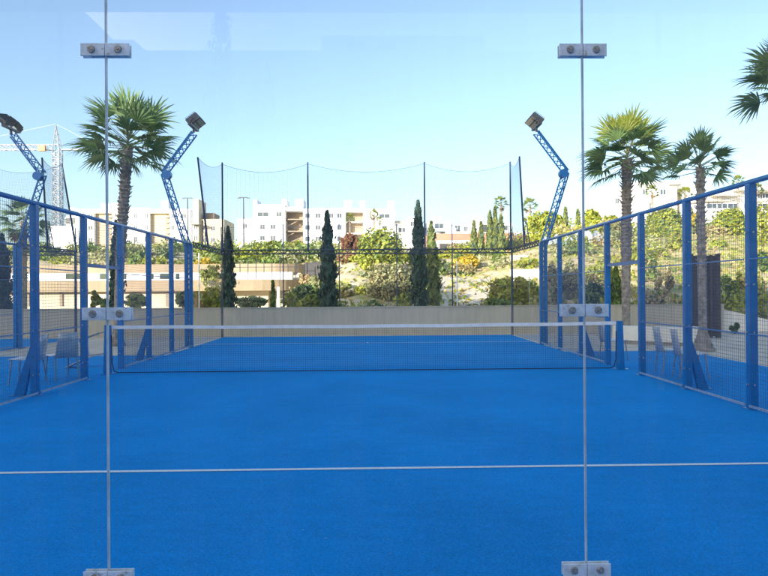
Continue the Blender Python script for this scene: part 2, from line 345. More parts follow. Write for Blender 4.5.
# ------------------------------------------------------------------ floodlight masts
def mast(label, x, y, s, heads=2):
    """s: outward direction; arm kinks outward then back over the court"""
    t = thing('floodlight_mast', label, 'floodlight mast', (x, y, 0), 'blue lattice floodlight masts')
    m = MB(); m.bb((x-.11, y-.05, 0), (x-.01, y+.05, 2.93)); m.bb((x+.02, y-.05, 0), (x+.11, y+.05, 2.93))
    for i in range(19):
        m.bb((x-.01, y-.03, .1+i*.15), (x+.02, y+.03, .16+i*.15))
    m.bb((x-.16, y-.14, 0), (x+.16, y+.14, .014)); m.build('column', 'post', t, bevel=.006)
    B, J, H = Vector((x+s*.05, y, 2.9)), Vector((x+s*.70, y, 4.97)), Vector((x-s*.16, y, 6.12))
    m = MB(); m.truss(B, J, .19, 11, .021); m.build('lower_arm', 'post', t)
    m = MB(); m.truss(J, H, .19, 9, .021); m.build('upper_arm', 'post', t)
    m = MB(); c = J+Vector((-s*.10, 0, -.06)); m.tube(c-Vector((0, .10, 0)), c+Vector((0, .10, 0)), .125, .125, 20); m.build('hinge_plate', 'post', t)
    m = MB(); m.tube(H, H+Vector((-s*.02, 0, .16)), .035, .035, 8); m.bb((H.x-.05, y-.42, H.z+.12), (H.x+.05, y+.42, H.z+.17)); m.build('head_bar', 'lampbody', t)
    for i, dy in enumerate((-.24, .24)):
        R_ = Matrix.Rotation(s*math.radians(38), 3, 'Y') @ Matrix.Rotation(math.radians(14*(-1 if i else 1)), 3, 'X'); c = H+Vector((-s*.04, dy, .34))
        m = MB(); m.box(c, (.36, .42, .13), rot=R_)
        for q in range(-3, 4): m.box(c+R_ @ Vector((q*.048, 0, .085)), (.012, .38, .05), rot=R_)
        m.tube(H+Vector((0, dy-.2, .14)), c+R_ @ Vector((0, -.23, 0)), .014, .014, 6); m.tube(H+Vector((0, dy+.2, .14)), c+R_ @ Vector((0, .23, 0)), .014, .014, 6)
        f = m.build('floodlight', 'lampbody', t)
        l = MB()
        for q in (-1, 1): l.box(c+R_ @ Vector((q*.085, 0, -.069)), (.14, .36, .012), rot=R_)
        sub(l.build('lens', 'lens'), f)
    return t
mast('blue floodlight mast with kinked lattice arm at the end of the left fence', -5.08, 6.05, -1)
mast('blue lattice floodlight mast with a kinked arm at the end of the right fence', 5.08, 6.05, 1)
mast('floodlight mast of the next court, in front of the tower crane at the far left', -9.98, 6.2, 1)

# ------------------------------------------------------------------ high ball netting
def net_surface(P, nu, nv, r=.0022, mat_='netcord', seg=14):
    m = MB()
    for i in range(nu+1):
        u = i/nu; pts = [P(u, j/4) for j in range(5)]; m.path(pts, r, 3)
    for j in range(nv+1):
        v = j/nv; pts = [P(i/seg, v) for i in range(seg+1)]; m.path(pts, r if j not in (0, nv) else r*3.2, 3)
    return m
def netting(label, xl, xr, partial=None, lean=(-.30, -.15), corner=0.):
    t = thing('ball_netting', label, 'ball net', ((xl+xr)/2, 10, 3))
    w = (xr-xl); px_ = [xl, xl+.295*w, xl+.7*w, xr] if partial is None else [xl+.3*w, xl+.7*w, xr]
    top = 5.98
    for a, b in zip(px_, px_[1:]):
        def P(u, v, a=a, b=b):
            return Vector((a+(b-a)*u+(corner*u*v if b == xr else 0), 10.0-.05*math.sin(PI*u), 3.0+(top-3.0-(.30*4*u*(1-u)))*v))
        net_surface(P, int((b-a)/.062), 48).build('net', 'netcord', t)
    for sx_, x in ((-1, xl), (1, xr)):
        if partial and sx_ < 0: continue
        A = Vector((x+sx_*.0, 8.0, 2.95)); B = Vector((x+lean[sx_ > 0], 7.95, 5.8)); cx_ = corner if sx_ > 0 else 0
        def P(u, v, x=x, A=A, B=B, cx_=cx_):
            hi = B.lerp(Vector((x+cx_, 10, top)), u); hi.z -= .18*4*u*(1-u)+.1*u*(1-u)
            lo = Vector((x, 8.0+2*u, 3.0)); return lo.lerp(hi, v)
        net_surface(P, 33, 48, seg=8).build('net', 'netcord', t)
        m = MB(); m.tube(A, B, .032, .028, 8); m.truss(A+Vector((sx_*.14, 0, 0)), A.lerp(B, .3)+Vector((sx_*.04, 0, 0)), .1, 6, .014, tri=False); m.build('pole', 'pole', t)
    for x in px_:
        cx_ = corner if x == xr else 0; m = MB(); m.tube((x, 10.03, 2.95), (x+cx_, 10.03, top+.06), .032, .028, 8)
        if x in (xl, xr): m.truss((x, 10.12, 2.95), (x, 10.06, 3.8), .12, 6, .014, tri=False)
        m.build('pole', 'pole', t)
netting('tall fine ball netting on four poles above the far glass wall of the blue court', -5.0, 5.0)
netting('ball netting of the next court on slanting poles beside the tower crane', -20.0, -10.0, True, (0, -.14), -.5)

# ------------------------------------------------------------------ net across the court
t = thing('court_net', 'low dark court net with a white top band across the blue court', 'net', (0, 0, 0))
m = MB(); xs_ = np.arange(-4.86, 4.865, .045)
def nz(x): return .905-.022*(1-(x/4.9)**2)
for x in xs_: m.tube((x, 0, .03), (x, 0, nz(x)-.03), .0016, .0016, 4, False)
for j in range(20):
    zz = .03+j*.0425; m.path([(x, 0, min(zz, nz(x)-.03)) for x in np.linspace(-4.86, 4.86, 9)], .0016, 4)
m.build('net_mesh', 'cord', t)
m = MB(); xs_ = np.linspace(-4.9, 4.9, 41)
for a, b in zip(xs_, xs_[1:]):
    za, zb = nz(a)+.004*math.sin(a*3), nz(b)+.004*math.sin(b*3); h_ = .032
    m.add([(a, -.009, za-h_), (b, -.009, zb-h_), (b, -.009, zb+h_), (a, -.009, za+h_), (a, .009, za-h_), (b, .009, zb-h_), (b, .009, zb+h_), (a, .009, za+h_)],
          [(0, 1, 2, 3), (5, 4, 7, 6), (3, 2, 6, 7), (1, 0, 4, 5)])
m.build('top_band', 'band', t)
m = MB(); m.path([(-4.9, 0, .75), (-4.89, 0, .2), (-4.86, 0, .06), (-4.78, 0, .03), (4.78, 0, .03), (4.86, 0, .06), (4.89, 0, .2), (4.9, 0, .75)], .009, 6); m.build('edge_cord', 'cord', t)
for s in (-1, 1):
    m = MB(); x = s*4.965
    vs = [(x+a*(.05+(.03 if (z < .1 and a*s > 0) else 0)), b*.06, z) for z in (0.004, .95) for a in (-1, 1) for b in (-1, 1)]
    m.add(vs, [(0, 1, 3, 2), (4, 6, 7, 5), (0, 2, 6, 4), (1, 5, 7, 3), (0, 4, 5, 1), (2, 3, 7, 6)]); m.bb((x-.1, -.12, .004), (x+.1, .12, .016))
    m.build('net_post', 'post', t, bevel=.006)
    if s > 0:
        m = MB(); m.tube((x+.11, -.09, .016), (x+.11, -.09, .026), .016, .014, 8); m.build('bolt', 'steel', t)

# ------------------------------------------------------------------ chairs (faces +X)
def make_chair(label, group):
    t = thing('chair', label, 'chair', (0, 0, 0), group)
    m = MB(); prof = [(-.21, .452), (-.1, .442), (.08, .440), (.2, .452), (.225, .44)]
    vs = []; W_ = .215
    for x, z in prof: vs += [(x, -W_, z+.006), (x, 0, z-.004), (x, W_, z+.006), (x, -W_, z-.014), (x, 0, z-.022), (x, W_, z-.014)]
    fs = []
    for i in range(len(prof)-1):
        a, b = i*6, (i+1)*6
        fs += [(a, b, b+1, a+1), (a+1, b+1, b+2, a+2), (a+4, b+4, b+3, a+3), (a+5, b+5, b+4, a+4), (a+3, b+3, b, a), (a+2, b+2, b+5, a+5)]
    fs += [(0, 1, 4, 3), (1, 2, 5, 4)]; e_ = (len(prof)-1)*6; fs += [(e_+1, e_, e_+3, e_+4), (e_+2, e_+1, e_+4, e_+5)]
    m.add(vs, fs); m.build('seat', 'seat', t, True)
    m = MB(); vs = []; prof = [(-.212, .40), (-.235, .56), (-.262, .72), (-.285, .855)]
    for i, (x, z) in enumerate(prof):
        w = .205-.012*i
        vs += [(x, -w, z), (x-.018, 0, z), (x, w, z), (x-.014, -w, z), (x-.032, 0, z), (x-.014, w, z)]
    fs = []
    for i in range(len(prof)-1):
        a, b = i*6, (i+1)*6
        fs += [(a, a+1, b+1, b), (a+1, a+2, b+2, b+1), (a+3, b+3, b+4, a+4), (a+4, b+4, b+5, a+5), (a, b, b+3, a+3), (a+2, a+5, b+5, b+2)]
    fs += [(0, 3, 4, 1), (1, 4, 5, 2), (18, 19, 22, 21), (19, 20, 23, 22)]
    m.add(vs, fs); m.build('backrest', 'chair', t, True)
    for sx_ in (-1, 1):
        for sy_ in (-1, 1):
            m = MB(); m.tube((sx_*.18-(.01 if sx_ < 0 else 0), sy_*.185, .44), (sx_*(.225 if sx_ > 0 else .25), sy_*.205, 0.002), .014, .011, 8); m.build('leg', 'chairleg', t)
    return t
CG = 'grey chairs beside the side fences'
ch = make_chair('nearest grey chair outside the right fence, its pale seat right of a fence post', CG); ch.location = (5.72, -1.33, 0); ch.rotation_euler.z = math.radians(-8)
def put(label, loc, rot):
    c = copy_tree(ch); c['label'] = label; c.location = loc; c.rotation_euler = [math.radians(a) for a in rot]; return c
put('grey chair outside the right fence, standing just behind the nearest one', (5.70, -.66, 0), (0, 0, -5))
put('grey chair outside the right fence, seen beside the right net post', (5.50, 1.75, 0), (0, 0, 6))
put('grey chair outside the left fence with its pale seat pointing left', (-5.88, -1.22, 0), (0, 0, 187))
put('grey chair outside the left fence turning its back to the camera, between two fence posts', (-5.56, -.62, 0), (0, 0, 136))
put('grey chair tipped onto its back with legs in the air, outside the left fence', (-5.52, 1.25, .525), (0, -105, 6))

# ------------------------------------------------------------------ boundary wall, bench, screen
m = MB(); m.bb((-40, 10.75, -1.2), (12.9, 10.95, .97)); m.bb((-40, 10.72, .97), (12.93, 10.98, 1.0))
tag(m.build('boundary_wall', 'wall'), 'long low grey-beige wall running behind the far end of the court', 'wall')
m = MB(); m.add([(13.0, 11.0, -.3), (16.5, 11.0, -.3), (16.5, 11.0, -.02), (13.0, 11.0, .80), (13.0, 11.25, -.3), (16.5, 11.25, -.3), (16.5, 11.25, -.02), (13.0, 11.25, .80)],
    [(0, 1, 2, 3), (5, 4, 7, 6), (3, 2, 6, 7), (1, 0, 4, 5), (0, 3, 7, 4), (1, 5, 6, 2)])
tag(m.build('ramp_wall', 'bench'), 'white wall with a sloping top at the far right, beyond the end of the grey wall', 'wall')
m = MB(); top = []; N = 26
for i in range(N+1):
    a = PI*.5+PI*.75*(i/N) if i < N else 0
    u = i/N; x = 7.12+1.95*u; y = 6.15-1.25*math.sin(u*PI*.5)
    top.append((x, y))
def ribbon(m, pts, w, z0, z1):
    L = []; 
    for i, (x, y) in enumerate(pts):
        p, q = pts[max(0, i-1)], pts[min(len(pts)-1, i+1)]; d = Vector((q[0]-p[0], q[1]-p[1])).normalized(); nrm = Vector((-d.y, d.x))
        L.append([(x, y, z0), (x+nrm.x*w, y+nrm.y*w, z0), (x+nrm.x*w, y+nrm.y*w, z1), (x, y, z1)])
    vs = [v for l in L for v in l]; fs = []
    for i in range(len(L)-1):
        for k in range(4): a = i*4+k; b = i*4+(k+1) % 4; fs.append((a, a+4, b+4, b)[::-1])
    fs += [(0, 1, 2, 3), tuple(len(vs)-4+k for k in (3, 2, 1, 0))]; m.add(vs, fs)
bt = thing('curved_bench', 'curved white bench at the foot of the palm, outside the right fence', 'bench', (8, 5.6, 0))
ribbon(m, top, .5, .09, .5); m.build('bench_body', 'bench', bt, bevel=.02)
m = MB(); ribbon(m, [(x, y+.06) for x, y in top[1:-1]], .38, 0, .09); m.build('plinth', 'greyr', bt)
st = thing('slatted_screen', 'tall dark grey-brown slatted screen behind the slender palm on the right', 'screen', (10.6, 7.9, 0))
x0, x1 = at(691, 300, 7.9).x, at(718, 300, 7.9).x; zt = at(704, 254, 7.9).z
for x in (x0, x1): m = MB(); m.tube((x, 7.9, 0), (x, 7.9, zt), .085, .08, 12); m.build('post', 'brown', st)
m = MB(); nS = 26
for i in range(nS): m.bb((x0+.05, 7.86, .08+i*(zt-.12)/nS), (x1-.05, 7.90, .08+(i+.86)*(zt-.12)/nS))
m.bb((x0+.05, 7.905, .05), (x1-.05, 7.93, zt-.05))
m.build('slat_panel', 'brown', st)
m = MB(); m.tube(((x0+x1)/2+.17, 7.82, 0), ((x0+x1)/2+.17, 7.82, zt-.03), .04, .04, 10); m.build('post', 'brown', st)

# ------------------------------------------------------------------ palms
def fan(m, base, d, pet, R, k, kp, droop=.25, nseg=20, spread=165):
    d = Vector(d).normalized(); side = d.cross(Vector((0, 0, 1)))
    side = side.normalized() if side.length > .05 else Vector((1, 0, 0)); nrm = side.cross(d).normalized()
    tw = random.uniform(-.8, .8); side, nrm = side*math.cos(tw)+nrm*math.sin(tw), nrm*math.cos(tw)-side*math.sin(tw)
    hub = Vector(base)+d*pet-Vector((0, 0, pet*.06*(1-max(0, d.z))))
    m.tube(base, hub, .015, .008, 5, False, kp)
    dh = (hub-Vector(base)).normalized()
    for i in range(nseg):
        a = math.radians(-spread/2+spread*(i+.5)/nseg+random.uniform(-2.5, 2.5)); l = R*(1-.30*(abs(a)/math.radians(spread/2))**1.5)*random.uniform(.82, 1.08)
        u = dh*math.cos(a)+side*math.sin(a); v = (dh*-math.sin(a)+side*math.cos(a))
        hw = l*math.radians(spread/nseg)*.30; lift = nrm*(.035*l*(1 if i % 2 else -1)); sg = random.uniform(-.05, .05)*l
        p0 = hub; p1 = hub+u*l*.48+nrm*(.07*l); p2 = hub+u*l*.76+nrm*(.03*l)-Vector((0, 0, droop*.22*l))+v*sg*.5; p3 = hub+u*l-Vector((0, 0, droop*l*random.uniform(.4, 1.5)))+v*sg
        m.add([p0-v*.005, p0+v*.005, p1+v*hw+lift*.5, p1-v*hw-lift*.5, p2+v*hw*.55, p2-v*hw*.55, p3], [(0, 1, 2, 3), (3, 2, 4, 5), (5, 4, 6)], k)
def palm(label, base, H, R, nf, r0, r1, lean=(0, 0), seed=1, low=-.35, n_yellow=5, skirt=6, group=None, name='fan_palm', flare=1.0, pet=.95):
    random.seed(seed); b = Vector(base); t = thing(name, label, 'palm tree', b, group)
    wob = lambda z: (lean[0]*(z/H)**1.4, lean[1]*(z/H)**1.4)
    prof = []; n_ = int(H/.055)
    for i in range(n_+1):
        z = H*i/n_; u = z/H
        r = r0+(r1-r0)*min(1, u*1.5)+(.16*flare*max(0, 1-z/.55)**1.3)
        sc = min(1, max(0, (u-.35)/.3))
        prof.append((r*(1+(.05+.13*sc)*(1 if i % 2 else -.4)+random.uniform(-.02, .02)), z))
    m = MB(); m.lathe(b, prof, 14, 'trunk', wob)
    for i in range(int(150*min(1.5, H/5))):                     # old leaf bases sticking out of the trunk
        u = random.uniform(.42, 1); z = H*u; a = random.uniform(0, 2*PI); w = wob(z); r = r0+(r1-r0)*min(1, u*1.5)
        p = b+Vector((w[0]+r*.9*math.cos(a), w[1]+r*.9*math.sin(a), z)); L_ = random.uniform(.04, .10)*(.6+u)*max(.45, r1/.15)
        m.tube(p, p+Vector((math.cos(a)*L_, math.sin(a)*L_, L_*random.uniform(.4, 1.5))), .03*max(.5, r1/.15), .012, 4, True, 'trunk')
    m.build('trunk', 'trunk', t)
    w = wob(H); c = b+Vector((w[0], w[1], H)); m = MB()
    for i in range(nf):
        u = (i+.5)/nf; el = math.asin(min(1, max(-1, low+(1.0-low)*u))); az = i*2.39996+random.uniform(-.25, .25)
        d = (math.cos(az)*math.cos(el), math.sin(az)*math.cos(el), math.sin(el))
        s_ = random.uniform(.85, 1.1)*(1-.15*max(0, u-.75)/.25)
        k = 'palmyellow' if u > 1-n_yellow/nf else 'palm'  # topmost leaves painted yellow as if sunlit
        fan(m, c+Vector((0, 0, (u-.4)*.3*R)), d, R*.52*pet*s_, R*.55*s_, k, 'petiole', droop=.13*(1-u)+.01)
    for i in range(skirt):
        az = random.uniform(0, 2*PI); d = (math.cos(az)*.6, math.sin(az)*.6, -.75)
        fan(m, c-Vector((0, 0, .12*R)), d, R*.35, R*.45, 'palmdry', 'palmdry', .3, 16)
    m.build('crown', 'palm', t)
    return t
pL = at(117, 347, 6.75); tL = at(128, 160, 6.75)
palm('big fan palm with a thick rough trunk, left of the left floodlight mast', (pL.x, 6.75, 0), tL.z+.40, 1.62, 46, .10, .14, (tL.x-pL.x, 0), 3, low=-.36, n_yellow=0, flare=.9, skirt=0)
p1, t1 = at(626, 330, 7.3), at(627, 162, 7.3)
palm('full-crowned fan palm with yellowish top leaves, growing behind the white bench', (p1.x, 7.3, 0), t1.z+.08, 1.5, 46, .118, .14, (t1.x-p1.x, 0), 12, low=-.40, n_yellow=9, skirt=0)
p2, t2 = at(703, 350, 3.6), at(700, 166, 3.6)
palm('slender fan palm with a small crown in front of the dark slatted screen', (p2.x, 3.6, 0), t2.z-.04, .98, 24, .10, .095, (t2.x-p2.x, 0), 8, low=-.12, n_yellow=0, flare=1.25, skirt=0)
p4 = at(797, 86, .1)
palm('fan palm at the right edge of the photo with only its left leaves in view', (p4.x, .1, 0), p4.z-.02, 1.2, 26, .12, .10, (0, 0), 9, low=-.15, n_yellow=2, skirt=0)

m = MB()
for i in range(150):
    x, y = random.uniform(-4.8, 4.8), random.uniform(-9.5, 6); r_ = random.uniform(.002, .005); a = random.uniform(0, PI); L_ = r_*random.uniform(1, 3)
    z = .006; m.add([(x-L_*math.cos(a), y-L_*math.sin(a), z), (x+r_*math.sin(a), y-r_*math.cos(a), z+.003), (x+L_*math.cos(a), y+L_*math.sin(a), z+.001), (x-r_*math.sin(a), y+r_*math.cos(a), z+.002)], [(0, 1, 2, 3)], random.choice(['straw', 'paving', 'palmdry']))
tag(m.build('turf_litter', 'straw'), 'tiny specks of sand and dry leaf scattered on the blue turf', 'litter', kind='stuff')

# ------------------------------------------------------------------ trees and shrubs
def leaves(m, pts, size, up=.5, k=None, out=None, el=1.6):
    n_ = len(pts); nr = RNG.normal(size=(n_, 3)); nr[:, 2] += up
    if out is not None: nr += out*1.2
    nr /= np.linalg.norm(nr, axis=1)[:, None]
    a = np.cross(nr, RNG.normal(size=(n_, 3))); a /= np.linalg.norm(a, axis=1)[:, None]; b = np.cross(nr, a)
    s = size*RNG.uniform(.6, 1.3, size=(n_, 1)); a = a*s*el*.5; b = b*s*.5
    V = np.stack([pts-a, pts-b*.9+a*.1, pts+a, pts+b*.9+a*.1], 1).reshape(-1, 3)
    o = len(m.v); m.v += [tuple(v) for v in V.tolist()]; i = m._m(k)
    m.f += [(o+4*j, o+4*j+1, o+4*j+2, o+4*j+3) for j in range(n_)]; m.m += [i]*n_
def crown_pts(c, r, n_clump, per, clump_r, flat=.0):
    c = np.array(c); r = np.array(r)
    d = RNG.normal(size=(n_clump, 3)); d /= np.linalg.norm(d, axis=1)[:, None]
    rad = RNG.uniform(.35, 1.0, size=(n_clump, 1))**.6; cc = d*rad*(1-clump_r*.6)
    P = []; O = []
    for q, u in zip(cc, d):
        x = RNG.normal(size=(per, 3)); x /= np.linalg.norm(x, axis=1)[:, None]
        x *= (RNG.uniform(.25, 1, size=(per, 1))**.5)*clump_r*RNG.uniform(.45, 1.45)
        P.append(c+(q+x)*r); O.append(x/clump_r*.7+u*.5)
    return np.concatenate(P), np.concatenate(O)
def tree(label, cat, px0, px1, py0, py1, Y, k, name='tree', n=2600, size=None, group=None, trunk=True, k2=None, depth=None, clumps=None, cr=.34, ground=None):
    """crown given by its edges as measured in the photograph at distance Y"""
    a, b = at(px0, (py0+py1)/2, Y), at(px1, (py0+py1)/2, Y); zt, zb = at((px0+px1)/2, py0, Y).z, at((px0+px1)/2, py1, Y).z
    c = Vector(((a.x+b.x)/2, Y, (zt+zb)/2)); r = ((b.x-a.x)/2, depth or (b.x-a.x)/2, (zt-zb)/2); g = terr(c.x, Y) if ground is None else ground
    t = thing(name, label, cat, (c.x, Y, min(g, zb)), group)
    px_m = F/(Y-CY)*1.333; size = size or max(.10, 3.2/px_m)
    ncl = clumps or max(14, n//70); m = MB(); P, O = crown_pts(c, r, ncl, n//ncl, cr)
    if k2:
        hk = RNG.random(len(P)) < .3; leaves(m, P[~hk], size, k=k, out=O[~hk]); leaves(m, P[hk], size, k=k2, out=O[hk])
    else: leaves(m, P, size, k=k, out=O)
    m.build('crown', k, t)
    m = MB(); R_ = max(.05, .05*(r[0]+r[2]))
    if not trunk: R_ *= .6
    m.tube((c.x, Y, min(g, zb)-.2), (c.x+r[0]*.05, Y, c.z-.2*r[2]), R_, R_*.6, 8)
    for i in range(6):
        az = i*1.05+random.random(); p = Vector((c.x+r[0]*.03, Y, c.z-r[2]*(.55-.08*i)))
        m.tube(p, p+Vector((math.cos(az)*r[0]*.65, math.sin(az)*r[1]*.65, r[2]*.55)), R_*.5, R_*.15, 5)
    m.build('trunk', 'bark', t)
    return t
def cypress(label, px, py0, py1, wpx, Y, k='cyp', n=4200, group=None, k2=None, ground=None, lean=0, rawpos=None):
    if rawpos: x, Y, ground, H_, wd = rawpos; b, tp = Vector((x, Y, ground)), Vector((x, Y, ground+H_))
    else: b, tp = at(px, py1, Y), at(px+lean, py0, Y); wd = (at(px+wpx/2, py1, Y).x-at(px-wpx/2, py1, Y).x); x = b.x
    g = terr(x, Y) if ground is None else ground; g = min(g, b.z); H = tp.z-g
    t = thing('cypress', label, 'cypress', (x, Y, g), group); px_m = F/(Y-CY)*1.333; size = max(.08, 2.6/px_m)
    u = RNG.random(n)**.85; prof = np.interp(u, [0, .06, .25, .55, .8, .93, 1], [.55, .86, 1.0, .86, .55, .26, .05])*(1+.16*np.sin(u*37+px)+.10*np.sin(u*83))
    az = RNG.uniform(0, 2*PI, n); lump = 1+.20*np.sin(az*3+u*21+px)+.14*np.sin(az*5-u*33); rr = prof*wd/2*lump*np.sqrt(RNG.uniform(.25, 1.1, n))
    rr = np.where(RNG.random(n) < .12, rr*1.38, rr); P = np.stack([x+(tp.x-x)*u+rr*np.cos(az), Y+rr*np.sin(az), g+.1+u*(H-.1)], 1)
    O = np.stack([np.cos(az), np.sin(az), np.full(n, .1)], 1)*1.2
    m = MB(); n_ = len(P)
    nr = RNG.normal(size=(n_, 3))*.6+O; nr /= np.linalg.norm(nr, axis=1)[:, None]
    a = np.array([0, 0, 1.0])+RNG.normal(size=(n_, 3))*.28+O*.22; a -= nr*np.sum(a*nr, 1)[:, None]; a /= np.linalg.norm(a, axis=1)[:, None]; bb_ = np.cross(nr, a)
    s = size*RNG.uniform(.7, 1.4, size=(n_, 1)); V = np.stack([P-a*s, P-bb_*s*.45, P+a*s*1.3, P+bb_*s*.45], 1).reshape(-1, 3)
    m.v = [tuple(v) for v in V.tolist()]; m.mats = [k] + ([k2] if k2 else [])
    for j in range(n_): m.f.append((4*j, 4*j+1, 4*j+2, 4*j+3)); m.m.append(1 if (k2 and RNG.random() < .25) else 0)
    m.build('crown', k, t)
    m = MB(); m.tube((x, Y, g-.1), (x+(tp.x-x)*.8, Y, g+H*.8), max(.05, wd*.09), .02, 7); m.build('trunk', 'bark', t)
    return t
cypress('narrow dark cypress right of the left floodlight mast, behind the grey wall', 228, 228, 306, 13, 14, n=5200, ground=-.25)
cypress('dark cypress standing in front of the white apartment block', 329, 212, 306, 16, 13.2, n=6500, ground=-.2, lean=-2)
cypress('tallest dark cypress, right of the round yellow-green tree', 419.5, 202, 306, 15, 13.4, n=6500, ground=-.2, lean=-1.5)
cypress('sunlit pale green cypress close beside the tallest dark one', 434, 223, 306, 13, 20, 'cypl', n=5000, k2='leafg', lean=-3)
cypress('dark conifer at the left edge behind the mesh fence', 2, 236, 309, 19, 11.6, n=5200, ground=-.3, k2='leafd')
cypress('dark narrow cypress partly hidden behind the trunk of the big palm', 116, 222, 309, 12, 12.5, n=5200, ground=-.3)
for i, (px, y0, y1, w, txt) in enumerate([(474, 222, 268, 6.5, 'slim sunlit cypress left of a slimmer one, beside the white pergola'), (481, 223, 270, 6, 'slimmer sunlit cypress second in the row right of the white pergola'),
      (490, 212, 266, 6.5, 'slim cypress third in the row right of the white pergola'), (495, 208, 268, 6.5, 'tallest slim cypress in the row right of the white pergola'), (501, 216, 268, 8, 'broadest slim cypress at the right end of the row right of the white pergola'),
      (565.5, 209, 236, 4, 'thin distant cypress right of the right floodlight mast arm'), (578, 211, 236, 3.6, 'thin distant cypress near the right glass joint')]):
    cypress(txt, px, y0, y1, w, 50 if i < 5 else 75, 'cypl', n=1500, k2='cyp')
cypress('small green cypress against the slope between two right fence posts', 616, 268, 309, 9, 17, 'leafg', n=2600, k2='cyp')
cypress('little cypress beside the white pillar of the terrace building', 273, 282, 308, 4.5, 20, 'leafg', n=1500)

T = tree
T('round dense yellow-green tree in front of the white apartment block', 'tree', 356, 405, 224, 279, 36, 'leafy', n=7000, k2='leafg')
T('pale olive tree in front of the round yellow-green tree', 'tree', 363, 415, 262, 309, 24, 'olive', name='olive_tree', n=7000, k2='straw', cr=.28)
T('orange-yellow shrub below the white pergola', 'shrub', 450, 478, 254, 273, 42, 'leafo', name='shrub', n=2200, trunk=False)
T('low green hedge below the orange-yellow shrub', 'hedge', 450, 482, 270, 280, 40, 'leafd', name='hedge', n=1500, trunk=False, k2='leafg')
T('big yellow-green tree between the ball netting and the right mast arm', 'tree', 524, 566, 209, 236, 72, 'leafy', n=3600, k2='leafg')
T('yellow-green tree left of the full palm trunk', 'tree', 583, 602, 208, 236, 66, 'leafy', n=2200, k2='leafg')
T('yellow-green tree touching the full palm trunk on its left', 'tree', 600, 622, 212, 238, 62, 'leafy', n=2200, k2='leafg')
T('bushy tree on the slope between two right fence posts, under the white villa', 'tree', 646, 688, 206, 238, 58, 'leafy', n=4200, k2='leafg')
T('small yellow tree close to the slender palm trunk on its left', 'tree', 683, 700, 206, 232, 58, 'leafo', n=1300, k2='leafg')
T('bushy tree on the slope right of the slender palm trunk', 'tree', 714, 744, 206, 238, 54, 'leafy', n=3600, k2='leafg')
T('yellow-green tree at the right edge behind the fence', 'tree', 750, 800, 198, 245, 44, 'leafy', n=4200, k2='olive')
T('green tree right of the nearest right fence post', 'tree', 748, 775, 250, 290, 30, 'leafg', n=2400, k2='leafd')
T('russet hedge tree in front of the apartment block, left of the round tree', 'shrub', 340, 362, 233, 252, 60, 'leafr', name='shrub', n=1800, trunk=False)
T('russet shrub under the ball-net beam beside the dark cypress', 'shrub', 334, 358, 251, 264, 42, 'leafr', name='shrub', n=1500, trunk=False, k2='olive')
T('pale green bush on the sand bank right of the dark cypress', 'shrub', 355, 376, 282, 300, 26, 'olive', name='shrub', n=1800, trunk=False, k2='straw')
T('straw-coloured bush at the foot of the sand bank', 'shrub', 336, 356, 285, 303, 24, 'straw', name='shrub', n=1600, trunk=False, k2='olive')
T('bright yellow-green bush left of the foot of the dark cypress', 'shrub', 300, 324, 295, 309, 18, 'leafy', name='shrub', n=1800, trunk=False, k2='leafg')
T('dark bush in the shade at the right end of the terrace building', 'shrub', 290, 322, 284, 303, 25, 'leafd', name='shrub', n=2200, trunk=False, k2='leafg')
T('small rounded bush on the bank above the dark bush', 'shrub', 307, 321, 276, 288, 32, 'olive', name='shrub', n=1200, trunk=False)
T('pale bush above the right end of the terrace building', 'shrub', 299, 312, 273, 285, 36, 'straw', name='shrub', n=900, trunk=False, k2='leafr')
T('yellow-green bush left of the narrow dark cypress', 'shrub', 203, 224, 285, 310, 17, 'leafy', name='shrub', n=2600, trunk=False, k2='olive')
T('ochre bush between the left mast and the white pole', 'shrub', 194, 216, 258, 272, 60, 'leafo', name='shrub', n=1500, trunk=False)
T('leafy tree in front of the left part of the white apartment block', 'tree', 260, 281, 241, 253, 95, 'leafy', n=1400, k2='leafg')
T('small light tree in front of the stair recess of the apartment block', 'tree', 293, 304, 240, 254, 95, 'leafy', n=900)
T('small green tree left of the stair recess of the apartment block', 'tree', 283, 294, 247, 254, 95, 'leafg', n=700)
T('round green tree before the left flats, between the second and third far posts', 'tree', 138, 152, 248, 264, 80, 'leafg', n=1500, k2='olive')
T('round green tree before the left flats, just left of the left mast post', 'tree', 155, 173, 246, 262, 80, 'leafg', n=1600, k2='olive')
T('green tree in front of the far-left flats', 'tree', 54, 78, 253, 263, 80, 'leafg', n=1400, k2='olive')
T('small green tree under the top rail between the two left fence posts', 'tree', 100, 112, 255, 264, 80, 'leafg', n=900)
T('broad green tree above the upper ochre fascia, just right of the left mast post', 'tree', 196, 222, 246, 262, 85, 'leafg', n=1800, k2='leafy')
T('green tree above the upper fascia, right of the narrow dark cypress', 'tree', 236, 258, 248, 263, 88, 'leafg', n=1600, k2='olive')
T('low yellow-green hedge in front of the apartment block above the railing', 'hedge', 258, 326, 253, 264, 80, 'leafy', name='hedge', n=2600, trunk=False, k2='leafg', depth=1.5)
T('green hedge along the foot of the left flats', 'hedge', 84, 136, 252, 264, 84, 'leafg', name='hedge', n=2600, trunk=False, k2='olive', depth=1.5)
T('pale shrub in front of the cream wall beside the left mast post', 'shrub', 176, 196, 291, 309, 20, 'olive', name='shrub', n=1600, trunk=False, k2='leafy')
T('low green shrub at the wall top between the second and third left posts', 'shrub', 98, 114, 298, 309, 18, 'leafg', name='shrub', n=1000, trunk=False)
T('pale shrub at the wall top left of the small terrace cypress', 'shrub', 236, 268, 296, 309, 19, 'olive', name='shrub', n=1800, trunk=False, k2='leafg')
T('rounded green tree on the slope left of the white hut', 'tree', 604, 622, 240, 262, 48, 'leafy', n=1600, k2='leafg')
